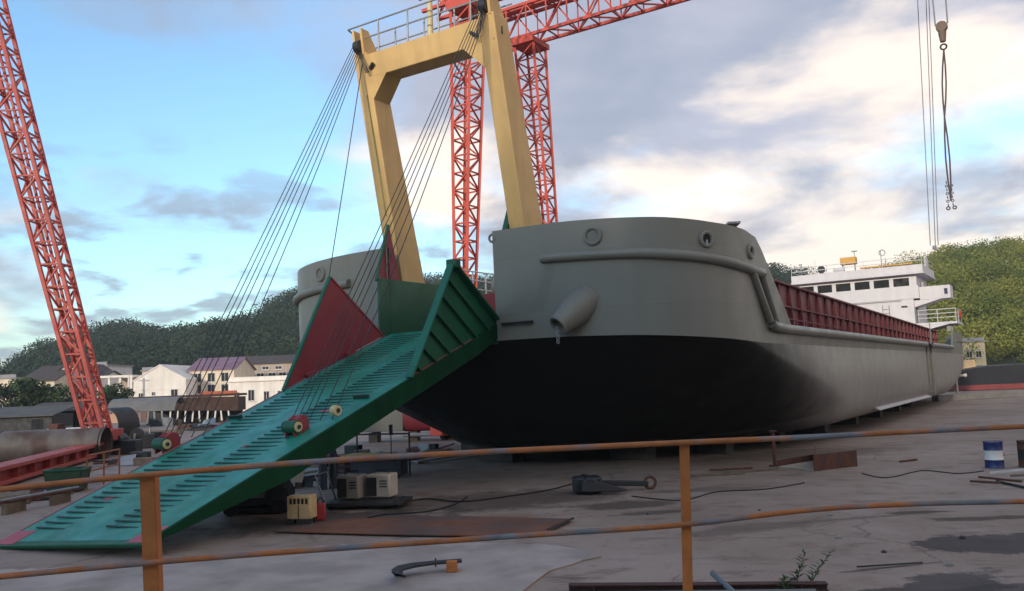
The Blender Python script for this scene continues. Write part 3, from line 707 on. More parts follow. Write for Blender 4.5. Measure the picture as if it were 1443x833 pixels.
# side wings at the upper end
def wing(y, th, pts, mt, nm):
    mb = MB(); mb.prism([(p[0], y, p[1]) for p in pts], (0, th, 0)); return sb(mb, nm, mt, ramp)
wL = [(-4.05, 2.62), (-0.45, 4.02), (-2.42, 5.50)]
wing(-1.80, 0.05, wL, M_maroon, 'side_wing')
mb = MB(); mb.bar((-4.08, -1.78, 2.60), (-2.44, -1.78, 5.55), 0.09, 0.05, (1, 0, -.5)); sb(mb, 'wing_flange', M_green2, ramp)
mb = MB(); mb.bar((-2.42, -1.78, 5.52), (-0.45, -1.78, 4.05), 0.10, 0.04, (1, 0, .5)); sb(mb, 'wing_flange', M_maroon, ramp)
for l0, n0 in ((7.7, .05), (9.2, .05)):
    mb = MB(); p = RP_(l0, -1.66, 0.10); mb.box(p, (0.30, 0.12, 0.10), ry=-0.37); sb(mb, 'wing_bracket', M_maroon, ramp)
wR = [(-3.55, 2.80), (0.10, 4.12), (-1.86, 5.52)]
wing(1.74, 0.05, wR, M_green, 'side_wing')
mb = MB(); mb.bar((-3.60, 1.84, 2.78), (-1.86, 1.84, 5.60), 0.20, 0.05, (1, 0, -.5)); sb(mb, 'wing_flange', M_green2, ramp)
mb = MB(); mb.bar((-1.84, 1.84, 5.58), (0.12, 1.84, 4.16), 0.24, 0.05, (1, 0, .5)); sb(mb, 'wing_flange', M_green, ramp)
mb = MB(); mb.box((-1.80, 1.84, 5.56), (0.24, 0.30, 0.22)); sb(mb, 'wing_cap', M_green, ramp, bevel=0.03)
# ribs on the outer face of the starboard wing run from the leading edge down to the hinge side, parallel to the upper edge
e0, e1, e2 = np.array(wR[0]), np.array(wR[1]), np.array(wR[2])
for k in range(6):
    t = 0.10 + k * 0.155; a = e0 + (e2 - e0) * t; b = e0 + (e1 - e0) * t
    mb = MB(); mb.bar((a[0], 1.84, a[1]), (b[0], 1.84, b[1]), 0.10, 0.05, (1, 0, 1)); sb(mb, 'wing_rib', M_green, ramp)
# hinges
for y in (-1.5, 0.0, 1.5):
    mb = MB(); mb.tube([(0.0, y - .25, 4.0), (0.0, y + .25, 4.0)], 0.12, 12); sb(mb, 'hinge', M_green, ramp)
# rope blocks on the ramp
def block(l, y, big=True, nm='rope_block'):
    mb = MB()
    for dy in (-.11, .11):
        mb.prism([RP_(l - .20, y + dy, 0.0), RP_(l + .26, y + dy, 0.0), RP_(l + .30, y + dy, .24), RP_(l + .16, y + dy, .34), RP_(l - .12, y + dy, .28)], (0, 0.03, 0))
    rbox(mb, l + .04, l + .26, y - .09, y + .12, .08, .30)
    sb(mb, nm, M_maroon, ramp, bevel=0.01)
    mb = MB(); p = RP_(l - .06, y, .17); mb.tube([p + np.array([0, -.17, 0]), p + np.array([0, .18, 0])], 0.13, 18); sb(mb, 'pulley', M_green, ramp)
    mb = MB(); mb.tube([p + np.array([0, .18, 0]), p + np.array([0, .21, 0])], 0.10, 18); sb(mb, 'pulley_cap', M_cream, ramp)
    mb = MB(); mb.tube([p + np.array([0, .21, 0]), p + np.array([0, .24, 0])], 0.04, 12); sb(mb, 'pulley_pin', M_dark, ramp)
    return p
pR = block(4.2, 1.12); pL = block(3.65, -2.02)
mb = MB(); p = RP_(4.95, 1.58, .16); mb.tube([p + np.array([0, -.07, 0]), p + np.array([0, .07, 0])], 0.11, 18); sb(mb, 'pulley', M_cream, ramp)
mb = MB(); mb.tube([p + np.array([0, .07, 0]), p + np.array([0, .09, 0])], 0.05, 12); sb(mb, 'pulley_pin', M_dark, ramp)
for l, y in ((6.0, 1.35), (5.2, -1.66)):
    mb = MB(); rbox(mb, l, l + .06, y - .2, y + .2, 0, .08); sb(mb, 'stop_bar', M_bardark, ramp)
# wire ropes from the portal heads to the ramp blocks
for sg, pb in ((1, pR), (-1, pL)):
    for k in range(6):
        dy = -0.10 + 0.045 * k
        a = np.array([-0.80 + 0.03 * k, 2.25 * sg + dy * .6, 12.55 - 0.05 * k])
        b = np.array(pb) + np.array([0.10 + 0.10 * k, dy * 1.2, 0.10 - 0.02 * k])
        if k == 5: b = np.array(pb) + np.array([0.75, 0.35, 0.05])
        if k == 4: b = np.array(pb) + np.array([0.62, 0.18, 0.10])
        mid = (a + b) / 2 + np.array([0, 0, -0.06 - 0.05 * k])
        mb = MB(); mb.tube([a, a * .7 + b * .3 + (mid - (a + b) / 2) * .84, mid, a * .3 + b * .7 + (mid - (a + b) / 2) * .84, b], 0.0115, 6); sb(mb, 'wire_rope', M_rope)
    a = np.array([-0.45, 2.25 * sg, 12.3])
    b = np.array([0.2, 1.75 * sg, 4.4]) if sg > 0 else np.array([-2.5, -1.78, 5.4])
    if sg < 0:
        mb = MB(); mb.tube([a, (a + b) / 2 + np.array([0, 0, -.05]), b], 0.013, 6); sb(mb, 'wire_rope', M_rope)
    for dy in (-.05, .0, .05):                                    # falls that run down the leg head
        mb = MB(); mb.tube([(-0.66, (2.25 + dy) * sg, 12.5), (-0.62, (1.95 + dy) * sg, 11.7)], 0.014, 6); sb(mb, 'wire_rope', M_rope)

# ---------- wheelhouse
WS = 50.0
lw = MB(); lw.span((WS, -3.2, 3.85), (WS + 6.5, 5.15, 7.55)); wh = sb(lw, 'wheelhouse', M_white, bevel=0.02)
uw = MB()
ya, yb = -2.95, 5.30
uw.span((WS - .05, -3.3, 7.55), (WS + 5.5, 5.55, 8.50))
uw.span((WS + .05, -3.2, 9.14), (WS + 5.4, 5.45, 9.32))
nwin = 6; wy0, ww, wg = -3.55, 1.16, 0.34
piers = []
yy = -3.2; wins = []
for k in range(6):
    a = -2.98 + k * 1.37; wins.append((a, a + 1.08))
edges = [-3.2] + [q for w in wins for q in w] + [5.45]
for i in range(0, len(edges), 2):
    if edges[i + 1] - edges[i] > .01: uw.span((WS, edges[i], 8.50), (WS + .18, edges[i + 1], 9.14))
uw.span((WS + .18, 5.25, 8.50), (WS + 5.4, 5.45, 9.14)); uw.span((WS + .18, -3.2, 8.50), (WS + 5.4, -3.0, 9.14)); uw.span((WS + 5.2, -3.0, 8.50), (WS + 5.4, 5.25, 9.14))
sb(uw, 'bridge_wall', M_white, wh)
for a, b_ in wins:
    g_ = MB(); g_.span((WS + .09, a - .01, 8.49), (WS + .11, b_ + .01, 9.15)); sb(g_, 'window', M_glass, wh)
    g_ = MB(); g_.bar((WS + .06, a, 8.50), (WS + .06, b_, 8.50), .06, .04); g_.bar((WS + .06, a, 9.14), (WS + .06, b_, 9.14), .06, .04); sb(g_, 'window_frame', M_white, wh)
rf = MB(); rf.span((WS - .55, -3.5, 9.32), (WS + 6.0, 6.05, 9.45)); rf.span((WS - .5, -3.45, 9.45), (WS - .4, 6.0, 10.0)); rf.span((WS - .4, 5.9, 9.45), (WS + 5.9, 6.0, 10.0)); rf.span((WS - .4, -3.45, 9.45), (WS + 5.9, -3.35, 10.0)); sb(rf, 'wheelhouse_roof', M_white, wh, bevel=0.02)
for z in (10.3, 10.6):
    r_ = MB(); r_.tube([(WS + 5.8, -3.4, z), (WS - .45, -3.4, z), (WS - .45, 5.95, z), (WS + 5.8, 5.95, z)], 0.025, 6); sb(r_, 'roof_rail', M_white, wh)
for k in range(8):
    r_ = MB(); y = -3.4 + k * 9.35 / 7; r_.tube([(WS - .45, y, 9.95), (WS - .45, y, 10.62)], 0.022, 6); sb(r_, 'roof_post', M_white, wh)
r_ = MB(); r_.span((WS + 1.5, 5.88, 10.0), (WS + 3, 5.98, 10.75)); sb(r_, 'roof_screen', M_white, wh)
r_ = MB(); r_.span((WS - .02, -3.1, 7.50), (WS + .04, 4.3, 7.56)); r_.span((WS - .12, -3.1, 7.44), (WS, 4.3, 7.50)); sb(r_, 'ledge', M_galv, wh)
w_ = MB(); w_.span((WS + .2, 5.55, 7.42), (WS + 1.9, 7.6, 8.38)); w_.prism([(WS + .2, 5.15, 6.9), (WS + .2, 7.0, 7.42), (WS + .2, 5.15, 7.42)], (1.7, 0, 0)); sb(w_, 'bridge_wing', M_white, wh, bevel=0.02)
w_ = MB(); w_.span((WS + .185, 7.2, 7.72), (WS + .2, 7.42, 8.14)); sb(w_, 'side_light', mat('navy', (0.01, 0.012, 0.06)), wh)
w_ = MB(); w_.tube([(WS + .6, 5.75, 8.38), (WS + .6, 5.75, 8.75)], 0.16, 12); sb(w_, 'horn_lamp', M_galv, wh)
w_ = MB(); w_.span((WS + .3, 5.15, 5.55), (WS + 4, 7.85, 5.72)); w_.prism([(WS + .3, 5.15, 5.05), (WS + .3, 7.4, 5.55), (WS + .3, 5.15, 5.55)], (3.6, 0, 0)); sb(w_, 'side_balcony', M_white, wh, bevel=0.02)
for z in (6.05, 6.35, 6.65):
    r_ = MB(); r_.tube([(WS + .35, 5.3, z), (WS + .35, 7.8, z), (WS + 3.9, 7.8, z)], 0.028, 6); sb(r_, 'balcony_rail', M_white, wh)
for s, y in ((WS + .35, 5.35), (WS + .35, 6.6), (WS + .35, 7.8), (WS + 2, 7.8), (WS + 3.9, 7.8)):
    r_ = MB(); r_.tube([(s, y, 5.7), (s, y, 6.68)], 0.03, 6); sb(r_, 'balcony_post', M_white, wh)
r_ = MB(); r_.span((WS + .9, 5.16, 5.75), (WS + 1.7, 5.22, 7.3)); sb(r_, 'door', M_green, wh)
r_ = MB(); r_.torus((WS + 2.6, 7.86, 6.3), (0, 1, 0), 0.26, 0.07, 16, 8); sb(r_, 'lifebuoy', mat('lifebuoy_red', (0.5, 0.05, 0.03)), wh)
r_ = MB()
for y in (3.0, 3.45): r_.tube([(WS - .06, y, 5.2), (WS - .06, y, 7.2)], 0.025, 6)
for k in range(6): r_.tube([(WS - .06, 3.0, 5.3 + k * .32), (WS - .06, 3.45, 5.3 + k * .32)], 0.018, 6)
sb(r_, 'wall_ladder', M_galv, wh)
r_ = MB(); r_.box((WS - .04, 0.8, 7.1), (0.1, 0.35, 0.25)); sb(r_, 'wall_lamp', M_galv, wh)
r_ = MB(); r_.box((WS - .04, 4.5, 7.0), (0.1, 0.4, 0.12)); sb(r_, 'wall_lamp', M_dark, wh)
# roof gear
r_ = MB(); r_.box((WS + 1.2, 0.6, 10.95), (0.7, 1.15, 0.55)); yb_ = sb(r_, 'roof_locker', mat('locker_yellow', (0.55, 0.30, 0.05), 0.6), wh, bevel=0.03)
r_ = MB()
for y in (0.15, 1.05): r_.tube([(WS + 1.2, y, 9.45), (WS + 1.2, y, 10.7)], 0.05, 6)
sb(r_, 'locker_stand', M_galv, wh)
r_ = MB(); r_.tube([(WS + .2, -1.2, 10.35), (WS - .1, -1.2, 10.35)], [0.24, 0.30], 16); r_.tube([(WS + .1, -1.2, 9.45), (WS + .1, -1.2, 10.2)], 0.04, 6); sb(r_, 'searchlight', M_dark, wh)
r_ = MB(); r_.box((WS + .4, 0.0, 10.2), (0.4, 0.8, 0.35)); sb(r_, 'roof_box', M_white, wh)
for y, h, r0 in ((-3.0, 1.3, .03), (-2.2, 1.2, .015), (-1.9, 1.8, .012), (1.1, 2.2, .03), (3.0, 2.0, .03), (3.3, 1.4, .03)):
    r_ = MB(); r_.tube([(WS + 1.0, y, 9.45), (WS + 1.0, y, 9.45 + h)], r0, 6)
    if y == 3.0: r_.torus((WS + 1.0, 3.1, 11.3), (1, 0, 0), .22, .04, 12, 6)
    if y == 1.1: r_.box((WS + 1.0, 1.1, 11.65), (.3, .4, .06))
    if y == -3.0: r_.tube([(WS + 1, -3.0, 10.7), (WS + 1, -3, 10.9)], .09, 8)
    sb(r_, 'antenna', M_galv, wh)
r_ = MB(); r_.span((WS + .6, 1.5, 10.2), (WS + 1.0, 5.2, 10.3)); sb(r_, 'cable_tray', mat('locker_yellow', (0.5, 0.3, 0.05)), wh)
# stern bulwark fittings
st = MB(); st.span((49.4, 7.25, 4.97), (49.7, 7.5, 5.35)); st.span((50.6, 7.25, 4.97), (50.9, 7.5, 5.35)); sb(st, 'bollard', M_hull)
st = MB(); st.span((51.0, 7.5, 4.3), (58.5, 7.62, 4.38)); sb(st, 'stern_rub_strip', M_hull)

# ------------------------------------------------------------------ lattice cranes
def lattice(mb_parent, p0, p1, w0, w1, e1, e2, n, rc, rb, mt, leg_name, brace_name='bracing', parity=0):
    """four-chord lattice from p0 to p1 (widths w0 -> w1 along e1 / e2): chords in one part, each bay of bracing another"""
    p0 = np.array(p0, float); p1 = np.array(p1, float); e1 = np.array(e1, float); e2 = np.array(e2, float)
    w0 = w0 if isinstance(w0, tuple) else (w0, w0); w1 = w1 if isinstance(w1, tuple) else (w1, w1)
    cor = [(-1, -1), (1, -1), (1, 1), (-1, 1)]
    def P(t, c):
        a = w0[0] + (w1[0] - w0[0]) * t; b = w0[1] + (w1[1] - w0[1]) * t
        return p0 + (p1 - p0) * t + e1 * (c[0] * a / 2) + e2 * (c[1] * b / 2)
    ch = MB()
    for c in cor: ch.bar(P(0, c), P(1, c), rc, rc)
    lg = ch.build(leg_name, mt, mb_parent)
    for i in range(n):
        t0, t1 = i / n, (i + 1) / n; b = MB()
        for k in range(4):
            a, c = cor[k], cor[(k + 1) % 4]
            b.bar(P(t1, a), P(t1, c), rb, rb)
            if (i + k + parity) % 2: b.bar(P(t0, a), P(t1, c), rb, rb)
            else: b.bar(P(t0, c), P(t1, a), rb, rb)
        b.build(brace_name, mt, lg)
    return lg
Z = np.array([0, 0, 1.0])
crane = empty('gantry_crane', SW(18.5, -10.0, 0), 0, 'red lattice gantry crane standing behind the ship, girders passing overhead to the right', 'crane')
crane.location = (0, 0, 0)
def crane_leg(y, s_top, s_bot, wide=(1.35, 1.25)):
    return lattice(crane, SW(s_bot, y, 0.9), SW(s_top, y, 21.8), (0.50, 0.50), wide, UA, VA, 24, 0.15, 0.07, M_crane, 'crane_leg')
YC = -10.2
for y in (YC, 31.0):
    crane_leg(y, 16.2, 14.7); crane_leg(y, 22.3, 24.3)
    for s in (16.2, 22.3):
        m_ = MB(); m_.bar(SW(s - .95, y, 21.95), SW(s + .95, y, 21.95), 1.5, 0.30); m_.build('saddle', M_crane, crane)
    m_ = MB(); m_.bar(SW(12.5, y, 0.6), SW(26.5, y, 0.6), 0.7, 0.7); m_.build('sill_beam', M_crane, crane, bevel=0.03)
    m_ = MB(); m_.bar(SW(16.4, y, 11.6), SW(22.9, y, 11.6), 0.25, 0.35)
    if y > 0: m_.build('tie_beam', M_crane, crane)
    for s in (13.2, 25.8):
        m_ = MB(); m_.tube([SW(s, y - .12, .32), SW(s, y + .12, .32)], .3, 16); m_.build('rail_wheel', M_dark, crane)
for s in (16.2, 22.3):
    lattice(crane, SW(s, YC - 2.5, 23.25), SW(s, 33.0, 23.25), (1.3, 1.9), (1.3, 1.9), UA, Z, 34, 0.17, 0.075, M_crane, 'girder')
    m_ = MB(); m_.bar(SW(s, YC - 2.5, 24.3), SW(s, 33, 24.3), .5, .25); m_.build('trolley_rail', M_crane, crane)
for y in (YC - 2.0, 8.0, 20.0, 32.0):
    m_ = MB(); m_.bar(SW(16.2, y, 24.05), SW(22.3, y, 24.05), .4, .5); m_.build('end_tie', M_crane, crane)
# trolley, hook block and slings
def su_at(px, py, s):        # pixel -> (y, z) on the plane aft = s
    r = ray(px, py); p0 = UA * (SU + s); t = ((p0 - CAM) @ UA) / (r @ UA); q = CAM + r * t
    return q @ VA - SV, q[2]
hs = 18.4
ty, tz = su_at(1327, 38, hs)
m_ = MB(); m_.bar(SW(16.0, ty, 24.7), SW(22.5, ty, 24.7), 2.2, .5); m_.bar(SW(17.6, ty, 25.2), SW(20, ty, 25.2), 1.6, .9); m_.build('trolley', M_crane, crane, bevel=0.04)
hook = empty('hook_block', (0, 0, 0), 0, 'crane hook block with long chain slings hanging against the bright sky', 'hook')
c = SW(hs, ty, tz)
m_ = MB(); m_.tube([c + UA * -.12, c + UA * .12], .22, 10); m_.tube([c + np.array([0, 0, -.2]), c + np.array([0, 0, -.62])], [.16, .11], 10); m_.build('block', mat('hook_block_brown', (0.16, 0.11, 0.08), 0.7), hook, bevel=0.02)
for dy in (-.22, .22):
    m_ = MB(); m_.tube([c + VA * dy + np.array([0, 0, .1]), SW(hs, ty + dy * 1.4, 24.6)], .035, 6); m_.build('hoist_rope', M_galv, hook)
m_ = MB(); m_.torus(c + np.array([0, 0, -.82]), UA, .11, .035, 14, 8); m_.build('hook_ring', M_dark, hook)
M_sling = mat('sling_purple', (0.10, 0.075, 0.085), 0.8)
yb_, zb_ = su_at(1340, 283, hs); yk, zk_ = su_at(1331, 165, hs)
e = SW(hs, yb_, zb_); k_ = SW(hs, yk, zk_)
for j, o_ in enumerate((-.07, .07)):
    pts = [c + np.array([0, 0, -.95])] + [c * (1 - t) + k_ * t + np.array([0, 0, -.95 * (1 - t)]) + VA * (o_ * math.sin(t * math.pi)) for t in (.25, .5, .75, 1)]
    pts += [k_ * (1 - t) + e * t + VA * (o_ * math.sin(t * math.pi)) for t in (.25, .5, .75, 1.0)]
    m_ = MB(); m_.tube(pts, .035, 6); m_.build('sling', M_sling, hook)
    for q in range(7):
        m_ = MB(); m_.torus(e + VA * (o_ * 1.2 - .02) + np.array([0, 0, .75 - .15 * q]), UA if q % 2 else VA, .045, .017, 10, 6); m_.build('chain_link', M_sling, hook)
    m_ = MB(); m_.torus(e + VA * o_ * 1.6 + np.array([0, 0, -.28]), UA, .06, .024, 12, 6); m_.build('sling_hook', M_sling, hook)
fall = empty('hoist_rope_set', (0, 0, 0), 0, 'thin grey crane hoist ropes hanging left of the hook block', 'ropes')
hs2 = 27.0
for (x0, y0, x1, y1) in ((1293, 0, 1311, 346), (1305, 0, 1318, 346), (1309, 0, 1322, 346)):
    a = su_at(x0, y0, hs2); b = su_at(x1, y1, hs2); pa = SW(hs2, *a); pb = SW(hs2, *b); pa = pb + (pa - pb) * 1.25
    m_ = MB(); m_.tube([pa, pb], .024, 6); m_.build('hoist_rope', M_galv, fall)
b = su_at(1317, 349, hs2); m_ = MB(); m_.box(SW(hs2, *b), (.16, .16, .2)); m_.build('lower_block', M_galv, fall, bevel=0.03)
m_ = MB(); m_.bar(SW(24, b[0] - .9, 25.6), SW(30, b[0] - .9, 25.6), .5, .5); m_.build('hoist_beam', M_crane, fall)
# left crane: one leaning lattice leg with its sill beam
crane2 = empty('gantry_crane', (0, 0, 0), 0, 'leaning red lattice crane leg on a long sill beam at far left', 'crane')
B0 = G(146, 642); d0 = B0[1]
def lpt(px, py): return D(px, py, d0)
pb = lpt(143, 628); pt = lpt(-62, -160)
ex = np.array([1.0, 0, 0]); ey = np.array([0, 1.0, 0])
lattice(crane2, pb, pt, (0.80, 0.75), (1.30, 1.25), ex, ey, 26, 0.16, 0.075, M_crane2, 'crane_leg')
pm = (pb + pt) / 2; m_ = MB(); m_.bar(pb, pt, .10, .10); m_.build('centre_tube', M_crane2, crane2)
E0 = G(-60, 704); E0 = np.array([E0[0], E0[1], 0]); s0 = np.array([B0[0], B0[1], 0]); sd_ = (E0 - s0) / np.linalg.norm(E0 - s0)
for z, w in ((0.60, .12), (0.16, .12)):
    m_ = MB(); m_.bar(s0 - sd_ * .9 + Z * z, E0 + Z * z + sd_ * 3, .75, w); m_.build('sill_flange', M_crane2, crane2, bevel=0.01)
m_ = MB(); m_.bar(s0 - sd_ * .85 + Z * .38, E0 + Z * .38 + sd_ * 3, .14, .36); m_.build('sill_beam', M_crane2, crane2)
for k in range(14):
    m_ = MB(); p = s0 + sd_ * (0.6 + k * 1.6) + Z * .38; m_.bar(p - sd_ * .03, p + sd_ * .03, .6, .34); m_.build('web_stiffener', M_crane2, crane2)
m_ = MB(); m_.box(s0 + Z * .92, (1.3, 1.1, .5)); m_.build('leg_foot', M_crane2, crane2, bevel=0.03)
for k in (0.2, 5.5, 11, 17):
    m_ = MB(); p = s0 + sd_ * k; sdv = np.array([-sd_[1], sd_[0], 0]); m_.tube([p - sdv * .1 + Z * .12, p + sdv * .1 + Z * .12], .16, 12); m_.build('rail_wheel', M_dark, crane2)
pt2 = E0 + (pt - s0); lattice(crane2, E0 + Z * .7, pt2, (0.85, .8), (1.55, 1.5), ex, ey, 20, 0.2, 0.085, M_crane2, 'crane_leg')
lattice(crane2, pt + Z * 1.1 + np.array([2, 0, 0]), pt + Z * 1.1 + np.array([-28, 0, 0]), (1.6, 2), (1.6, 2), ey, Z, 20, .2, .085, M_crane2, 'girder')

# ------------------------------------------------------------------ houses at the left, beyond the yard
M_roofd = mat('roof_tiles_dark', (0.07, 0.055, 0.05), 0.85, var=0.25, scale=1.5, streak=0.2)
M_purple = mat('roof_sheet_purple', (0.22, 0.13, 0.19), 0.7, var=0.2, scale=0.6, streak=0.2)
M_roofg = mat('roof_sheet_grey', (0.22, 0.23, 0.25), 0.7, var=0.2, scale=0.6)
M_winfr = mat('window_frame_white', (0.55, 0.55, 0.55), 0.6)
def wallm(n, c): return mat(n, c, 0.85, var=0.10, scale=0.35, streak=0.16)
def house(name, label, px0, px1, pbase, peave, d, depth, wall, roof, rise=0.0, gable_front=True, wins=(), rz=0.0, overhang=0.25, doors=(), bands=()):
    """front face between two pixel columns at distance d; wins: (u, v, w, h) in metres-from-left fraction / height fraction"""
    a = D(px0, pbase, d); b = D(px1, pbase, d); w = b[0] - a[0]; h = D((px0 + px1) / 2, peave, d)[2]
    hs_ = empty(name, ((a[0] + b[0]) / 2, d, 0), rz, label, 'house', 'houses along the yard edge')
    m_ = MB(); m_.span((-w / 2, 0, -0.3), (w / 2, depth, h))
    if rise and gable_front: m_.prism([(-w / 2, 0, h), (w / 2, 0, h), (0, 0, h + rise)], (0, depth, 0))
    elif rise: m_.prism([(-w / 2, 0, h), (-w / 2, depth, h), (-w / 2, depth / 2, h + rise)], (w, 0, 0))
    m_.build('wall', wall, hs_)
    r_ = MB(); o_ = overhang
    if rise and gable_front:
        for sg in (1, -1): r_.prism([(sg * (w / 2 + o_), -o_, h - rise * o_ / (w / 2)), (0, -o_, h + rise + .02), (0, -o_, h + rise + .16), (sg * (w / 2 + o_), -o_, h + .14 - rise * o_ / (w / 2))], (0, depth + 2 * o_, 0))
    elif rise:
        for k in (0, 1):
            y0, y1 = (-o_, depth / 2) if k == 0 else (depth + o_, depth / 2)
            r_.prism([(-w / 2 - o_, y0, h - rise * o_ / (depth / 2)), (-w / 2 - o_, y1, h + rise + .02), (-w / 2 - o_, y1, h + rise + .16), (-w / 2 - o_, y0, h + .14 - rise * o_ / (depth / 2))], (w + 2 * o_, 0, 0))
    else:
        r_.span((-w / 2 - o_, -o_, h), (w / 2 + o_, depth + o_, h + .18)); r_.span((-w / 2, 0, h + .18), (w / 2, .15, h + .6))
    r_.build('roof', roof, hs_)
    for (u, v, ww, wh_) in wins:
        x = -w / 2 + u * w; z = v * h
        f = MB(); f.span((x - ww / 2 - .07, -.05, z - wh_ / 2 - .07), (x + ww / 2 + .07, -.003, z + wh_ / 2 + .07)); f.span((x - ww / 2 - .12, -.14, z - wh_ / 2 - .15), (x + ww / 2 + .12, -.003, z - wh_ / 2 - .07)); fo = f.build('window', M_winfr, hs_)
        f = MB(); f.span((x - ww / 2, -.065, z - wh_ / 2), (x - .03, -.051, z + wh_ / 2)); f.span((x + .03, -.065, z - wh_ / 2), (x + ww / 2, -.051, z + wh_ / 2)); f.build('pane', M_glass, fo)
    for v in bands:
        f = MB(); f.span((-w / 2 - .04, -.06, v * h - .06), (w / 2 + .04, -.003, v * h + .06)); f.build('floor_band', wall, hs_)
    for (u, ww, hh) in doors:
        x = -w / 2 + u * w; f = MB(); f.span((x - ww / 2, -.05, 0), (x + ww / 2, -.003, hh)); f.build('door', M_roofd, hs_)
    return hs_
W_cream = wallm('wall_cream', (0.72, 0.62, 0.48)); W_beige = wallm('wall_beige', (0.66, 0.58, 0.46)); W_white = wallm('wall_white', (0.80, 0.76, 0.71)); W_grey = wallm('wall_grey', (0.60, 0.61, 0.62)); W_brown = wallm('wall_brown', (0.42, 0.35, 0.29))
g2 = [(u, v, .95, 1.1) for u in (.14, .38, .62, .86) for v in (.34, .72)]
house('house', 'small cream house at the far left edge of the row', -14, 21, 588, 534, 122, 9, W_cream, M_roofg, 0, wins=[(.3, .68, 1, 1.1), (.75, .68, 1, 1.1), (.5, .3, 1, 1.1)])
house('house', 'wide beige house with dark sloping tiled roof beside the leaning crane leg', 26, 76, 588, 537, 112, 12, W_beige, M_roofd, 2.0, False, wins=g2, bands=(.52,))
house('house', 'pale grey house with bare gable wall directly behind the leaning crane leg', 70, 118, 588, 530, 116, 10, W_grey, M_roofd, 1.6, True, wins=[(.75, .6, .8, .9)])
house('house', 'blue-grey flat-roofed block rising above the roofs behind the crane leg', 108, 150, 580, 516, 135, 9, W_grey, M_roofg, 0, wins=[(.7, .8, 1, .9)])
house('house', 'white house with wide gable end and few small windows', 188, 262, 588, 536, 110, 13, W_white, W_white, 1.9, True, wins=[(.38, .62, .35, .4), (.78, .62, .8, .9), (.14, .58, .5, .6), (.2, .22, .9, .5)], bands=(.75, .46), overhang=.1)
house('house', 'beige three-storey house with steep purple sheet roof', 266, 330, 588, 521, 114, 9, W_cream, M_purple, 1.6, False, wins=[(u, v, .9, 1.1) for u in (.2, .5, .8) for v in (.25, .55, .82)], bands=(.68, .38))
house('house', 'low white flat-roofed annex right of the purple-roofed house', 322, 420, 588, 537, 108, 9, W_white, W_white, 0, wins=[(.33, .55, .7, 1.3), (.12, .5, .6, 1.2), (.55, .5, .6, 1.2), (.75, .5, .6, 1.2)])
house('house', 'brown weathered upper house behind the white annex', 338, 430, 575, 512, 128, 9, W_brown, M_roofd, 1.2, False, wins=[(u, .72, 1.0, .9) for u in (.14, .32, .5, .66, .84)] + [(u, .9, .9, .4) for u in (.4, .6)])
# open concrete-frame building
fb = empty('frame_building', (*D(160, 588, 112)[:2], 0), 0, 'open concrete frame building with white flat roof left of the gabled house', 'building')
xw = (D(186, 588, 112)[0] - D(136, 588, 112)[0]) / 2
for z, t in ((5.1, .28), (3.0, .25), (0.9, .25)):
    m_ = MB(); m_.span((-xw, 0, z), (xw, 7, z + t)); m_.build('floor_slab' if z < 5 else 'roof', W_white, fb)
for x in np.linspace(-xw + .15, xw - .15, 4):
    for y in (.15, 6.8):
        m_ = MB(); m_.span((x - .14, y, 0), (x + .14, y + .25, 5.1)); m_.build('column', W_white, fb)
m_ = MB(); m_.span((-xw, 6.0, 0), (xw, 6.15, 5.1)); m_.build('back_wall', W_brown, fb)
m_ = MB(); m_.span((-xw + .8, 2.0, .9), (-xw + 2.6, 3.5, 2.8)); m_.build('stored_crate', M_roofd, fb)
# utility pole in front of the frame building
m_ = MB(); p = D(181, 588, 108); m_.tube([(p[0], 108, 0), (p[0], 108, 5.3)], [.16, .11], 8); po = empty('utility_pole', (0, 0, 0), 0, 'thin pale pole standing left of the white gabled house', 'pole'); m_.build('pole', W_white, po)
m_ = MB(); m_.bar((p[0] - .7, 108, 5.0), (p[0] + .7, 108, 5.0), .1, .1); m_.build('crossarm', W_white, po)
# peach shed
house('shed', 'low peach-roofed shed in front of the frame building', 146, 186, 590, 580, 85, 5, wallm('wall_peach', (0.55, 0.34, 0.24)), mat('roof_peach', (0.50, 0.30, 0.20), 0.8), 0.6, False)
house('house', 'narrow white house squeezed between the grey gable and the frame building', 118, 140, 588, 534, 118, 8, W_white, M_roofd, 1.0, False, wins=[(.5, .7, .8, 1.0), (.5, .35, .8, 1.0)])
house('house', 'pinkish block behind the white gabled house', 200, 268, 580, 522, 134, 8, wallm('wall_pink', (0.66, 0.52, 0.46)), M_roofg, 0, wins=[(u, .85, 1, .9) for u in (.3, .6, .9)])
bl = house('house', 'pale yellow block building behind the stern at right', 1358, 1391, 522, 482, 118, 8, wallm('wall_ochre', (0.55, 0.47, 0.30)), M_roofg, 0, wins=[(.3, .7, .7, .8), (.7, .7, .7, .8), (.3, .35, .7, .8), (.7, .35, .7, .8)])

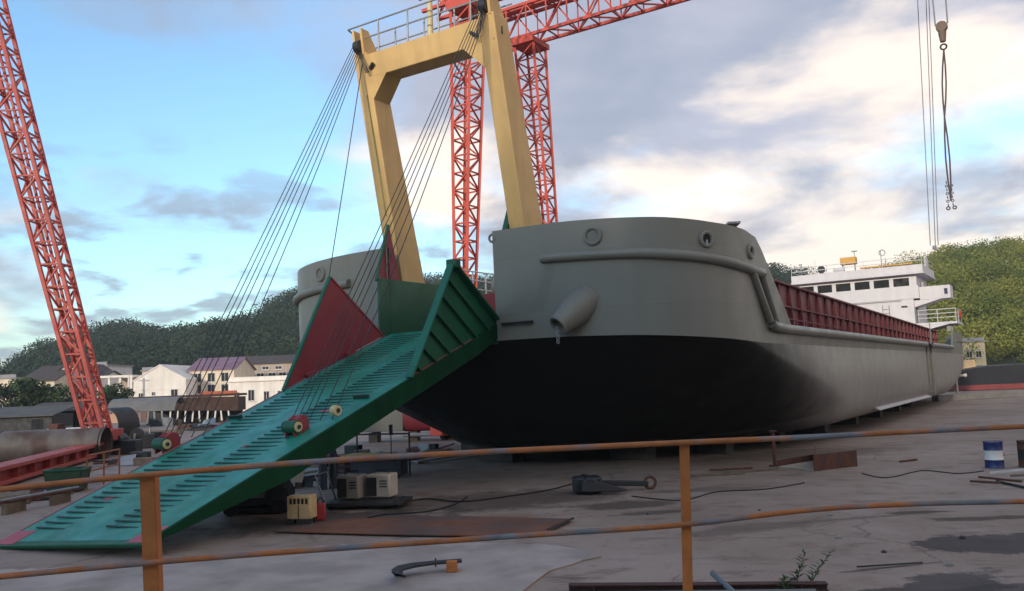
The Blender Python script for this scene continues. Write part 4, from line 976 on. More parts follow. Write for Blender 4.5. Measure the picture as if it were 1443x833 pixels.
# trees in front of the houses
M_leafn = leafmat('tree_leaves', (0.020, 0.042, 0.018), (0.055, 0.095, 0.035), 0.5)
M_bark = mat('bark', (0.06, 0.045, 0.035), 0.9, var=0.3, scale=4)
def tree(label, x, y, h, r, n=9, per=260):
    t = empty('broadleaf_tree', (x, y, 0), 0, label, 'tree', 'trees in front of the houses')
    m_ = MB(); m_.tube([(0, 0, 0), (.1, 0, h * .3), (.05, .1, h * .6)], [r * .09, r * .07, r * .04], 8)
    for k in range(5):
        a = k * 1.3; m_.tube([(.08, 0, h * .35), (math.cos(a) * r * .4, math.sin(a) * r * .4, h * .6), (math.cos(a) * r * .65, math.sin(a) * r * .65, h * .75)], [r * .04, r * .03, r * .015], 6)
    m_.build('trunk', M_bark, t)
    cs = [(rng.uniform(-.6, .6) * r, rng.uniform(-.5, .5) * r, h * .62 + rng.uniform(-.25, .3) * h) for _ in range(n)]
    V = leaf_cloud(np.array(cs), np.full(n, r * .52), per, .13); quad_mesh('crown', V, M_leafn, t); return t
for lb, px, d, h, r in (('dark round tree at the far left below the cream house', 14, 92, 4.6, 3.0), ('small dark tree right of the far left tree', 42, 97, 3.6, 1.7), ('wide bushy tree in front of the beige house', 84, 94, 4.0, 2.9), ('green tree just right of the crane leg', 118, 98, 3.8, 1.8), ('dark tree under the open frame building', 165, 103, 4.0, 2.6)):
    p = D(px, 590, d); tree(lb, p[0], d, h, r)

# ------------------------------------------------------------------ yard clutter, left
def T(name, label, cat, loc, rz=0.0, group=None): return empty(name, (loc[0], loc[1], loc[2] if len(loc) > 2 else 0), rz, label, cat, group)
M_pipe = mat('pipe_grey_brown', (0.20, 0.17, 0.15), 0.6, metal=0.2, var=0.2, scale=0.8, col2=(0.10, 0.06, 0.045), mixscale=0.8, streak=0.2)
p = G(64, 652); t = T('steel_pipe_section', 'big grey and brown steel pipe lying behind the red sill beam', 'pipe', (p[0], p[1] + .8, 0), 0.05)
m_ = MB(); rr_ = .66; n_ = 28
for r0 in (rr_,): m_.tube([(-2.3, 0, rr_), (2.1, 0, rr_)], rr_, n_, cap=False)
m_.tube([(-2.3, 0, rr_), (2.1, 0, rr_)], rr_ - .03, n_, cap=False); m_.tube([(-2.3, 0, rr_), (-2.301, 0, rr_)], [rr_, rr_ - .03], n_, cap=False); m_.build('pipe_wall', M_pipe, t)
for x in (-2.2, 2.0): m_ = MB(); m_.torus((x, 0, rr_), (1, 0, 0), rr_ - .01, .035, n_, 6); m_.build('pipe_rim', M_dark, t)
m_ = MB(); m_.tube([(-1.9, 0, rr_), (-1.88, 0, rr_)], rr_ - .04, n_); m_.build('pipe_dark_disc', M_black, t)  # black disc stands in for the dark inside of the open pipe
for lb, px, d, w, h, c in (('low grey-roofed shed at the far left behind the big pipe', 22, 62, 5.2, 1.5, mat('shed_roof_dull', (0.085, 0.08, 0.075), .8, var=.25)), ('low brown-roofed shed behind the big pipe, beside the grey-roofed one', 74, 66, 4.6, 1.7, M_roofd)):
    q = D(px, 600, d); t = T('shed', lb, 'shed', (q[0], d))
    m_ = MB(); m_.span((-w / 2, 0, 0), (w / 2, 3, h)); m_.build('wall', M_dark, t)
    m_ = MB(); m_.prism([(-w / 2 - .3, -.4, h - .1), (-w / 2 - .3, 3.2, h + .55), (-w / 2 - .3, 3.2, h + .63), (-w / 2 - .3, -.4, h - .02)], (w + .6, 0, 0)); m_.build('roof', c, t)
    for k in (-.3, .3): m_ = MB(); m_.span((k * w - .4, -.03, .5), (k * w + .4, -.003, 1.2)); m_.build('window', M_glass, t)
def curved_plate(label, px, py, d, r, ln, a0, a1, rz, mt, zc):
    q = D(px, py, d); t = T('curved_plate', label, 'steel plate', (q[0], d), rz, 'curved plates in the left yard')
    m_ = MB(); o_ = []; 
    for x in (-ln / 2, ln / 2):
        o_.append([(x, r * math.cos(R(a)), zc + r * math.sin(R(a))) for a in np.linspace(a0, a1, 18)] + [(x, (r - .05) * math.cos(R(a)), zc + (r - .05) * math.sin(R(a))) for a in np.linspace(a1, a0, 18)])
    m_.grid(o_, True); m_.add(o_[0], [tuple(range(36))]); m_.add(o_[1], [tuple(range(36))]); m_.build('plate', mt, t)
    for x in np.linspace(-ln / 2 + .3, ln / 2 - .3, 4):
        m_ = MB(); m_.tube([(x, (r - .1) * math.cos(R(a)), zc + (r - .1) * math.sin(R(a))) for a in np.linspace(a0, a1, 12)], .06, 6); m_.build('frame_rib', M_dark, t)
    m_ = MB(); m_.span((-ln / 2, -.3, 0), (ln / 2, .3, .3)); m_.build('support_beam', M_wood, t)
curved_plate('black curved hull plate leaning open beside the crane leg', 163, 612, 48, 1.0, 1.5, 95, 235, 1.2, M_dark, 1.0)
curved_plate('grey curved steel plate propped left of the ramp', 208, 600, 56, 1.7, 4.2, 50, 150, 0.1, mat('plate_grey', (0.17, 0.165, 0.16), 0.6, var=0.2), .75)
q = D(258, 588, 74); t = T('rusty_barge', 'rusty brown barge with a row of pale stanchions beyond the ramp', 'barge', (q[0], 74), 0.12)
M_brust = mat('barge_dark_rust', (0.055, 0.028, 0.022), .85, var=.3, scale=1.5)
m_ = MB(); m_.prism([(-4.2, 0, 2.3), (-3.6, 0, 1.3), (4.6, 0, 1.0), (4.6, 0, 2.2)], (0, 3.5, 0)); m_.build('hull', M_brust, t)
m_ = MB(); m_.span((-4.3, -.15, 2.3), (4.7, 3.6, 2.5)); m_.build('deck', M_brust, t)
for k in range(13):
    x = -3.6 + k * .62; m_ = MB(); m_.bar((x, .1, 0.2), (x + random.uniform(-.15, .15), .1, 1.35 + random.uniform(-.2, .1)), .12, .12); m_.build('stanchion', W_white, t)
m_ = MB(); m_.span((1.5, -.2, 2.5), (4.5, .1, 2.75)); m_.build('orange_beam', mat('primer_orange', (0.38, 0.10, 0.05), 0.7), t)
m_ = MB(); m_.span((-3.9, 3.0, 0), (4.4, 3.2, 1.2)); m_.build('keel_support', M_dark, t)
q = G(110, 628); t = T('white_tank', 'small white tank lying behind the red crane leg', 'tank', (q[0], q[1]), .2)
m_ = MB(); m_.tube([(-.75, 0, .55), (-.6, 0, .55), (.6, 0, .55), (.75, 0, .55)], [.25, .45, .45, .25], 18); m_.build('tank_body', W_white, t)
for x in (-.4, .4): m_ = MB(); m_.box((x, 0, .08), (.12, .7, .16)); m_.build('saddle', M_dark, t)
q = G(95, 693); t = T('steel_bin', 'dark green steel bin beside the red sill beam', 'bin', q, .15)
m_ = MB()
m_.prism([(-.42, -.35, .08), (.42, -.35, .08), (.5, -.4, .62), (-.5, -.4, .62)], (0, .03, 0)); m_.prism([(-.42, .35, .08), (.42, .35, .08), (.5, .4, .62), (-.5, .4, .62)], (0, -.03, 0))
for sg in (1, -1): m_.prism([(sg * .42, -.35, .08), (sg * .42, .35, .08), (sg * .5, .4, .62), (sg * .5, -.4, .62)], (-sg * .03, 0, 0))
m_.span((-.42, -.35, .06), (.42, .35, .09)); m_.build('bin_body', mat('bin_green', (0.03, 0.07, 0.035), 0.7, rust=.1), t)
m_ = MB(); m_.tube([(-.5, -.4, .62), (.5, -.4, .62), (.5, .4, .62), (-.5, .4, .62), (-.5, -.4, .62)], .03, 6); m_.build('rim', M_green, t)
for x in (-.3, .3): m_ = MB(); m_.box((x, 0, .03), (.1, .6, .06)); m_.build('skid', M_dark, t)
t = T('guard_rail', 'small orange tube rail in front of the left sill beam', 'rail', (0, 0, 0))
a = G(122, 690); b = G(168, 676)
for z in (.95, .5): m_ = MB(); m_.tube([a + Z * z, b + Z * z], .025, 6); m_.build('rail', M_post, t)
for k in (0, .5, 1): m_ = MB(); c_ = a + (b - a) * k; m_.tube([c_, c_ + Z * .97], .028, 6); m_.build('post', M_post, t)
t = T('pipe_stack', 'thin scaffold pipes stacked on trestles left of the ramp', 'pipes', (0, 0, 0))
a = G(-20, 730); b = G(92, 708)
for k in range(5):
    m_ = MB(); o_ = np.array([.05 * k, .12 * k, .28 + .05 * (k % 2)]); m_.tube([a + o_, b + o_], .03, 6); m_.build('scaffold_pipe', M_galv if k % 2 else M_rust, t)
for k in (.2, .8): m_ = MB(); c_ = a + (b - a) * k; m_.box(c_ + np.array([.1, .25, .12]), (.12, .8, .24)); m_.build('trestle', M_wood, t)
for i, (px, py, w, h, lb) in enumerate(((176, 640, 1.3, .9, 'dark machine part lying between crane leg and ramp'), (200, 632, 1.1, 1.0, 'dark engine block standing close to the ramp edge'), (-10, 712, 1.6, .35, 'brown timber baulk at the left picture edge'))):
    q = G(px, py); t = T('machine_part' if i < 2 else 'timber_baulk', lb, 'machinery' if i < 2 else 'timber', q, .3 * i)
    m_ = MB(); m_.box((0, 0, h * .35), (w, w * .6, h * .7)); m_.build('body', M_dark if i < 2 else M_wood, t, bevel=.04)
    if i < 2:
        m_ = MB(); m_.tube([(-w * .2, -w * .3, h * .75), (-w * .2, w * .3, h * .75)], h * .28, 14); m_.build('drum', M_dark, t)
        m_ = MB(); m_.tube([(w * .3, 0, h * .5), (w * .35, 0, h)], .05, 8); m_.build('pipe_stub', M_galv, t)

# ------------------------------------------------------------------ gear under the ramp
q = G(426, 738); t = T('distribution_box', 'yellow slotted power box standing under the ramp', 'power box', q, -.15)
m_ = MB(); m_.box((0, 0, .33), (.48, .34, .44)); m_.build('cabinet', M_amber, t, bevel=.015)
for k in range(5): m_ = MB(); m_.box((-.16 + k * .08, -.175, .45), (.045, .012, .10)); m_.build('slot', M_black, t)
m_ = MB(); m_.box((0, -.178, .25), (.012, .012, .26)); m_.build('door_seam', M_dark, t)
for x in (-.2, .2):
    for y in (-.13, .13): m_ = MB(); m_.box((x, y, .055), (.04, .04, .11)); m_.build('leg', M_dark, t)
q = G(452, 733); t = T('fuel_can', 'red fuel can right of the yellow power box', 'can', q, .2)
m_ = MB(); m_.box((0, 0, .17), (.20, .14, .34)); m_.build('can_body', mat('can_red', (0.35, 0.03, 0.03), .5), t, bevel=.03)
m_ = MB(); m_.torus((0, 0, .37), (0, 1, 0), .06, .014, 12, 6); m_.build('handle', M_dark, t)
m_ = MB(); m_.tube([(.06, 0, .34), (.06, 0, .39)], .025, 8); m_.build('cap', M_dark, t)
for px, py, lb, c, w in ((497, 713, 'grey welding set on the dark trolley under the ramp', (0.30, 0.27, 0.24), .52), (539, 711, 'pale welding set at the right end of the dark trolley', (0.50, 0.44, 0.38), .56)):
    q = G(px, py); t = T('welding_set', lb, 'welding set', (q[0], q[1], .16), -.25, 'welding sets under the ramp')
    mc = mat('welder_paint_%d' % px, c, .5, var=.15, scale=3, rust=.08)
    m_ = MB(); m_.box((0, 0, .27), (w, .5, .5)); m_.build('case', mc, t, bevel=.03)
    m_ = MB(); m_.box((-w * .25, -.256, .26), (w * .42, .014, .40)); m_.build('front_panel', M_dark, t)
    for k in range(3): m_ = MB(); m_.box((w * .24, -.256, .38 - k * .06), (w * .3, .012, .022)); m_.build('vent', M_black, t)
    m_ = MB(); m_.tube([(-w * .3, 0, .52), (-w * .3, 0, .60), (w * .3, 0, .60), (w * .3, 0, .52)], .016, 6); m_.build('handle', M_dark, t)
q = G(516, 716); t = T('trolley', 'long dark steel trolley carrying the two welding sets', 'trolley', q, -.12)
m_ = MB(); m_.box((0, .15, .12), (1.75, .95, .07)); m_.build('platform', M_dark, t, bevel=.01)
for x in (-.7, .7):
    for y in (-.2, .5): m_ = MB(); m_.tube([(x, y - .04, .085), (x, y + .04, .085)], .085, 12); m_.build('wheel', M_black, t)
m_ = MB(); m_.tube([(-.85, -.2, .15), (-1.05, -.25, .75), (-1.05, .5, .75), (-.85, .5, .15)], .02, 6); m_.build('handle', M_galv, t)
q = G(365, 722); t = T('generator', 'black diesel generator in the shade under the ramp', 'generator', q, .1)
m_ = MB(); m_.box((0, 0, .42), (1.25, .7, .5)); m_.build('engine_hood', M_dark, t, bevel=.04)
m_ = MB(); m_.box((.1, 0, .10), (1.5, .8, .10)); m_.build('skid_frame', M_black, t)
m_ = MB(); m_.tube([(-.35, -.15, .66), (-.35, -.15, .95), (-.5, -.15, 1.0)], .04, 8); m_.build('exhaust', M_rust, t)
m_ = MB(); m_.tube([(.45, -.4, .36), (.45, .4, .36)], .26, 16); m_.build('flywheel', M_dark, t)
m_ = MB(); m_.box((.05, -.357, .46), (.34, .012, .22)); m_.build('panel', M_galv, t)
for x in (-.5, .5): m_ = MB(); m_.tube([(x, -.45, .16), (x, -.36, .16)], .16, 14); m_.build('wheel', M_black, t)
q = G(408, 704); t = T('steel_sheet', 'pale bent steel sheet leaning on the generator', 'steel sheet', (q[0], q[1], 0), .2)
m_ = MB(); m_.prism([(-.3, 0, .42), (.3, .05, .38), (.38, .1, .75), (-.38, .05, .80)], (0, .012, 0)); m_.build('sheet', W_white, t); m_ = MB(); m_.box((0, .12, .21), (.1, .1, .42)); m_.build('prop', M_wood, t)
for k, (px, py, lb) in enumerate(((455, 690, 'blue-black gas cylinder, left one of the pair under the ramp'), (470, 688, 'blue-black gas cylinder, right one of the pair under the ramp'))):
    q = G(px, py); t = T('gas_cylinder', lb, 'cylinder', q, 0, 'gas cylinders'); mc = mat('cylinder_blue', (0.02, 0.028, 0.05), .5)
    m_ = MB(); m_.tube([(0, 0, 0), (0, 0, .85), (0, 0, .98), (0, 0, 1.04)], [.115, .115, .08, .04], 14); m_.build('cylinder_body', mc, t)
    m_ = MB(); m_.tube([(0, 0, 1.04), (0, 0, 1.12)], .03, 8); m_.build('valve', M_cream, t)
q = G(532, 672); t = T('work_platform', 'low work stage with yellow edge and posts under the ramp', 'stage', q, -.3)
m_ = MB(); m_.box((0, 0, .62), (1.9, .9, .07)); m_.build('deck_board', mat('stage_yellow', (0.40, 0.25, 0.07), .7, rust=.1), t)
for x in (-.85, .85):
    for y in (-.4, .4): m_ = MB(); m_.tube([(x, y, 0), (x, y, 1.25 if y > 0 else .66)], .03, 6); m_.build('post', M_dark, t)
m_ = MB(); m_.tube([(-.85, .4, 1.2), (.85, .4, 1.2)], .025, 6); m_.build('guard_bar', M_dark, t)
m_ = MB(); m_.box((0, .1, .3), (1.6, .5, .5)); m_.build('tool_chest', mat('chest_blue', (0.02, 0.025, 0.04), .6), t)
m_ = MB(); m_.tube([(.55, -.2, .65), (.55, -.2, 1.25)], .018, 6); m_.tube([(.55, -.2, 1.2), (.55, -.2, 1.5)], .06, 8); m_.build('work_lamp', M_dark, t)
# grey and red hull block standing beyond the bow
q = D(572, 620, 40); t = T('hull_block', 'grey and red curved hull block seen under the ramp beyond the bow', 'hull block', (q[0], 40, 0), -.05)
m_ = MB(); m_.prism([(-2.1, 0, .5), (-.12, 0, .5), (-.12, 0, 3.4), (-2.1, 0, 3.4)], (0, 1.6, 0)); m_.build('grey_shell', M_hull, t, bevel=.02)
m_ = MB(); rows_ = []
for x in (-.12, 3.2): rows_.append([(x, .45 - .5 * math.cos(R(a)) * (1), 1.2 - .75 * math.sin(R(a))) for a in np.linspace(-10, 90, 12)] + [(x, 1.6, .45), (x, 1.6, 3.2), (x, .3, 3.2)])
m_.grid(rows_, True); m_.add(rows_[0], [tuple(range(len(rows_[0])))]); m_.add(rows_[1], [tuple(range(len(rows_[1])))]); m_.build('red_bilge', M_maroon, t)
m_ = MB(); m_.tube([(-.1, -.1, .32), (3.0, -.1, .32)], .09, 10); m_.build('keel_tube', M_galv, t)
for x in (-1.6, .3, 2.2): m_ = MB(); m_.box((x, .7, .22), (.4, .9, .44)); m_.build('block_stand', M_wood, t)
for x in (2.7, 3.1): m_ = MB(); m_.tube([(x, -.2, 0), (x, -.2, 1.0)], .05, 8); m_.build('valve_post', M_amber, t)
# cut steel strips behind the stage
for k, (px, py, px2, py2, lb) in enumerate(((585, 655, 690, 640, 'pale steel strip on the ground under the bow'), (520, 662, 600, 648, 'dark steel strip left of the pale one under the bow'))):
    a = G(px, py); b = G(px2, py2); m_ = MB(); m_.bar(a + Z * .10, b + Z * .10, .25, .06); t = T('steel_strip', lb, 'steel strip', (0, 0, 0)); m_.build('strip', M_galv if k == 0 else M_dark, t)
    for s_ in (.1, .9): m_ = MB(); m_.box(a + (b - a) * s_ + Z * .035, (.3, .3, .07)); m_.build('packing', M_wood, t)

M_shadeconc = mat('shaded_concrete', (0.085, 0.075, 0.068), .95, var=.25, scale=2)  # concrete darkened in colour to carry the shade under the hull
# keel blocks and props under the hull
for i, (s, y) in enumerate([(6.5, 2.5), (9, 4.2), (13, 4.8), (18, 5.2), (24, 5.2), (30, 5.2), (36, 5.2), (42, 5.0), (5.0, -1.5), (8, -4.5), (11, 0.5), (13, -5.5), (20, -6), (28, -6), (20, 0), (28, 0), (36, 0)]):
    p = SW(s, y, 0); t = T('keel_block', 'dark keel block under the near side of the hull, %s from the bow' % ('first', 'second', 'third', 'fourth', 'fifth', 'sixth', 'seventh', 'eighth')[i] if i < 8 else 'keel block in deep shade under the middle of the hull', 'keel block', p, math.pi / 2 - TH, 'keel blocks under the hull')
    m_ = MB(); m_.box((0, 0, .19), (.75, 1.3, .38)); m_.build('concrete_base', M_shadeconc, t, bevel=.02)
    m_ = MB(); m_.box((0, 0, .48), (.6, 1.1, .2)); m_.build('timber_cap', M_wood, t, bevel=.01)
p = G(1092, 657); t = T('steel_prop', 'rusty upright steel prop at the hull edge by the brown plates', 'prop', p, 0)
m_ = MB(); m_.tube([(0, 0, 0), (0, 0, .95)], .05, 10); m_.build('tube', M_rust, t); m_ = MB(); m_.box((0, 0, .015), (.24, .24, .03)); m_.build('foot_plate', M_rust, t); m_ = MB(); m_.box((0, 0, .96), (.2, .2, .03)); m_.build('head_plate', M_rust, t)

# ------------------------------------------------------------------ things on the open ground
p = G(845, 694); t = T('ship_anchor', 'black stockless anchor lying on the ground below the bow', 'anchor', p, .1)
m_ = MB(); m_.box((-.28, 0, .20), (.62, .55, .36)); m_.tube([(-.28, -.42, .2), (-.28, .42, .2)], .2, 14); m_.build('crown', mat('anchor_black', (0.012, 0.016, 0.02), .55), t, bevel=.05)
m_ = MB(); m_.bar((-.1, 0, .22), (1.15, .05, .14), .14, .12); m_.build('shank', M_dark, t, bevel=.02)
for sg in (1, -1):
    m_ = MB(); m_.prism([(-.45, sg * .30, .30), (-.1, sg * .30, .30), (.55, sg * .42, .10), (.35, sg * .40, .05), (-.5, sg * .3, .08)], (0, sg * .12, 0)); m_.build('fluke', M_dark, t, bevel=.02)
m_ = MB(); m_.torus((1.2, .05, .16), (0, 1, 0), .13, .035, 14, 8); m_.build('shackle', M_rust, t)
# rusty plate
t = T('rusty_plate', 'large flat rusty steel plate lying behind the pale slab', 'steel plate', (0, 0, 0))
m_ = MB(); m_.prism([G(*q) + Z * .032 for q in ((385, 752), (480, 735), (640, 731), (806, 735), (772, 753), (700, 759), (560, 757))], (0, 0, .02))
m_.build('plate', mat('plate_rust', (0.17, 0.065, 0.035), .85, var=.35, scale=1.6, col2=(0.085, 0.05, 0.04), mixscale=.8, bump=.3, bscale=12), t)
m_ = MB(); m_.bar(G(772, 752) + Z * .06, G(808, 735) + Z * .06, .04, .03); m_.build('edge_bar', M_dark, t)
for q in ((430, 745), (560, 745), (720, 745)): m_ = MB(); m_.box(G(*q) + Z * .016, (.5, .1, .03)); m_.build('packing', M_dark, t)
# curved steel offcut on a block
t = T('steel_offcut', 'curved dark steel offcut with orange foot on the pale slab', 'scrap', (0, 0, 0)); zz = .03
P_ = [(556, 808), (551, 803), (560, 797), (580, 793), (610, 790), (650, 787)]
P2 = [(572, 811), (563, 806), (569, 801), (585, 797), (612, 793), (651, 790)]
h_ = .14
m_ = MB(); top_ = [G(*q, z=zz + h_) for q in P_]; t2_ = [G(*q, z=zz + h_) for q in P2]
m_.grid([[a for a in top_], [b for b in t2_], [b - Z * .03 for b in t2_], [a - Z * .03 for a in top_]]); m_.build('strip', M_dark, t)
q = G(637, 806, zz); m_ = MB(); m_.box(q + Z * .075, (.15, .10, .15)); m_.build('foot', M_post, t, bevel=.01)
q = G(614, 799, zz); m_ = MB(); m_.box(q + Z * .06, (.02, .02, .12)); m_.build('pin', M_dark, t)
q = G(562, 812, zz); m_ = MB(); m_.box(q + Z * .05, (.1, .06, .10)); m_.build('foot', M_dark, t)
# open brown plate box
q = G(1148, 663); t = T('plate_frame', 'open frame of brown steel plates on the ground beside the hull', 'steel frame', (0, 0, 0))
a, b, c_, d_ = G(1148, 664), G(1208, 657), G(1150, 650), G(1096, 659)
for (u_, v_, h0) in ((a, b, .42), (a, c_, .42), (c_, d_, .2)): m_ = MB(); m_.bar(u_ + Z * h0 / 2, v_ + Z * h0 / 2, .03, h0); m_.build('side_plate', M_rust, t)
m_ = MB(); m_.prism([d_ + Z * .004, a + Z * .004, c_ + Z * .004], (0, 0, .03)); m_.build('floor_plate', W_brown, t)
for i, (x0, y0, x1, y1, lb, mm) in enumerate(((975, 672, 1048, 668, 'dark timber plank nearest the orange post under the hull', M_wood), (1010, 669, 1095, 662, 'thin pale plank right of the dark plank under the hull', M_wood), (1000, 664, 1060, 661, 'short brown plank behind the other planks under the hull', M_rust), (1268, 652, 1292, 649, 'small brown offcut alone on the open ground', M_rust), (1368, 682, 1410, 686, 'rusty bar at the left end of the scrap heap', M_rust), (1395, 672, 1443, 670, 'white pipe lying over the scrap heap at right', M_winfr), (1405, 680, 1450, 690, 'dark angle bar at the front of the scrap heap', M_dark), (1380, 676, 1440, 684, 'brown flat bar crossing the scrap heap', M_rust), (1424, 676, 1470, 677, 'thick dark baulk at the right picture edge', M_wood), (1208, 802, 1300, 796, 'thin dark rod lying alone right of the weeds', M_dark))):
    a = G(x0, y0); b = G(x1, y1); t = T('scrap_bar' if mm is not M_wood else 'plank', lb, 'scrap' if mm is not M_wood else 'plank', (0, 0, 0), 0, 'loose bars and planks on the yard')
    w = .16 if mm is M_wood else (.05 if i < 9 else .022); m_ = MB(); m_.bar(a + Z * (.03 + .03 * (i % 3 if 3 < i < 9 else 0)), b + Z * (.03 + .05 * (i % 3 if 3 < i < 9 else 0)), w, .045 if i < 9 else .018); m_.build('bar', mm, t)
# drums
def drum(px, py, label, body, band, rz=0.0):
    q = G(px, py); t = T('oil_drum', label, 'drum', q, rz, 'oil drums'); r = .31; h = .95; t.scale = (.70, .70, .68)
    for z0, z1, mm in ((0.02, .30, body), (.30, .64, band), (.64, h - .02, body)):
        pr = [(z0, r)]; 
        if z0 < .1: pr = [(0.0, r + .012), (.03, r + .012), (.05, r), (.28, r), (.30, r + .012)]
        elif z0 < .5: pr = [(.30, r + .012), (.32, r), (.62, r), (.64, r + .012)]
        else: pr = [(.64, r + .012), (.66, r), (.90, r), (.92, r + .012), (.95, r + .012)]
        m_ = MB(); m_.tube([(0, 0, z) for z, _ in pr], [a for _, a in pr], 32, cap=False); m_.build('drum_wall', mm, t)
    m_ = MB(); m_.tube([(0, 0, .92), (0, 0, .925)], r, 32); m_.build('lid', body, t)
    m_ = MB(); m_.tube([(.18, 0, .925), (.18, 0, .95)], .035, 10); m_.build('bung', M_galv, t)
    return t
t = drum(1402, 659, 'blue and white steel drum standing alone on the yard', M_blue, W_white)
m_ = MB(); m_.prism([(.20, -.262, .44), (.24, -.225, .44), (.24, -.225, .52), (.20, -.262, .52)], (.012, -.012, 0)); m_.build('red_mark', mat('mark_red', (0.4, 0.04, 0.03)), t)
drum(1450, 658, 'dark rusty drum cut off by the right picture edge', M_rust, M_dark)
# beam and pipes at the bottom edge
t = T('steel_beam', 'dark red steel beam lying at the bottom picture edge', 'beam', (0, 0, 0)); a = G(802, 834); b = G(1166, 832)
m_ = MB(); m_.bar(a + Z * .085, b + Z * .085, .14, .014); m_.bar(a + Z * .05, b + Z * .05, .014, .07); m_.bar(a + Z * .012, b + Z * .012, .14, .014); m_.build('beam_section', mat('beam_dark_red', (0.055, 0.022, 0.02), .8, var=.3, scale=3, rust=.15), t)
for k in (.1, .9): m_ = MB(); m_.bar(a + (b - a) * k, a + (b - a) * k + Z * .08, .1, .02); m_.build('web_plate', M_rust, t)
for i, (x0, y0, x1, y1, lb, r_) in enumerate(((818, 845, 1150, 841, 'blue-grey pipe lying just in front of the dark red beam', .045), (1005, 826, 1035, 840, 'short pale pipe end leaning on the dark red beam', .035))):
    a = G(x0, y0); b = G(x1, y1); t = T('loose_pipe', lb, 'pipe', (0, 0, 0)); m_ = MB(); m_.tube([a + Z * (r_ + .12 * i), b + Z * r_], r_, 12, cap=False); m_.tube([a + Z * (r_ + .12 * i), b + Z * r_], r_ * .8, 12, cap=False); m_.build('tube_wall', mat('pipe_bluegrey', (0.11, 0.13, 0.15), .5), t)
    m_ = MB(); m_.torus(a + Z * (r_ + .12 * i), b - a, r_ * .92, r_ * .12, 14, 6); m_.build('end_ring', M_galv, t)
# weeds
def weed(px, py, h, label, lean):
    q = G(px, py); t = T('weed', label, 'weed', q, 0, 'weeds behind the beam'); m_ = MB(); m_.tube([(0, 0, 0), (lean * .4, 0, h * .5), (lean, 0, h)], [.008, .006, .002], 6); m_.build('stem', mat('weed_stem', (0.08, 0.10, 0.04)), t)
    m_ = MB()
    for k in range(34):
        f = .15 + .85 * k / 33; c_ = np.array([lean * f ** 1.3, 0, h * f]); a_ = random.uniform(0, 6.28); L_ = random.uniform(.10, .17) * (1.15 - f * .6); d_ = np.array([math.cos(a_) * .8, math.sin(a_) * .8, random.uniform(.3, .8)]); d_ /= np.linalg.norm(d_); s_ = np.cross(d_, Z); s_ /= np.linalg.norm(s_)
        m_.add([c_, c_ + d_ * L_ * .5 + s_ * .014, c_ + d_ * L_ - Z * L_ * .15, c_ + d_ * L_ * .5 - s_ * .014], [(0, 1, 2, 3)])
    m_.build('leaves', leafm, t, recalc=False)
leafm = leafmat('weed_leaves', (0.045, 0.085, 0.03), (0.10, 0.15, 0.055), 8)
weed(1122, 828, .40, 'left weed with upright leafy stem behind the dark red beam', .13); weed(1140, 829, .42, 'right weed leaning away behind the dark red beam', .30); weed(1105, 836, .18, 'low weed tuft at the foot of the two taller weeds', .02)
# loose stones
for k in range(14):
    px, py = random.uniform(560, 1420), random.uniform(700, 825); q = G(px, py); s_ = random.uniform(.015, .045)
    m_ = MB(); m_.tube([(0, 0, -.01), (0, 0, s_ * .5), (s_ * .2, 0, s_)], [s_ * 1.1, s_ * 1.25, s_ * .5], 6); m_.box((s_ * .4, 0, s_ * .3), (s_ * 1.6, s_ * 1.3, s_ * .6), rz=random.random() * 3)
    o = m_.build('stone', M_dark if k % 3 else M_conc); o.location = (q[0], q[1], .0); o.rotation_euler = (0, 0, random.random() * 6); tag(o, 'small loose stone lying on the open yard ground', 'stone', 'loose stones on the yard')

# ------------------------------------------------------------------ far right: moored barge, quay, pipe stand
q = G(1352, 552); t = T('black_barge', 'black-hulled barge with red waterline lying beyond the stern at right', 'barge', (q[0], q[1] + 1, 0), -.05)
m_ = MB(); m_.prism([(-.2, 0, .55), (34, 0, .55), (34, 0, 2.9), (5.2, 0, 2.35), (3.2, 0, 2.3), (-1.2, 0, 1.75)], (0, 7, 0)); m_.build('hull', mat('barge_black', (0.014, 0.015, 0.02), .6, var=.2), t)
m_ = MB(); m_.prism([(-.1, .02, .05), (34, .02, .05), (34, -.02, .55), (-.2, -.02, .55)], (0, 6.9, 0)); m_.build('boot_stripe', mat('barge_red', (0.22, 0.05, 0.05), .7), t)
m_ = MB(); m_.span((-1.0, .3, 1.75), (4.0, 6.6, 1.95)); m_.build('foredeck', mat('barge_deck', (0.45, 0.33, 0.18), .8), t)
m_ = MB(); m_.span((0.6, 2, 1.95), (3.2, 5, 3.0)); m_.build('deck_house', mat('barge_house', (0.5, 0.36, 0.22), .8), t)
for k in range(6): m_ = MB(); x = 6 + k * 4.2; m_.tube([(x, .1, 2.2), (x, .1, 3.1)], .06, 6); m_.build('bollard', M_dark, t)
a = G(1318, 566); b = G(1560, 552)
m_ = MB(); m_.bar(a + Z * .22, b + Z * .22, .6, .44); o = m_.build('quay_edge', M_conc, bevel=.03); tag(o, kind='structure')
q = G(1350, 560); t = T('pipe_stand', 'white bent standpipe in front of the black barge', 'standpipe', q, 0)
m_ = MB(); m_.tube([(0, 0, 0), (0, 0, 1.5), (.15, 0, 1.7), (.75, 0, 1.72)], .09, 8); m_.build('pipe', W_white, t); m_ = MB(); m_.tube([(.7, 0, 1.72), (.8, 0, 1.72)], .14, 10); m_.build('nozzle', W_white, t)

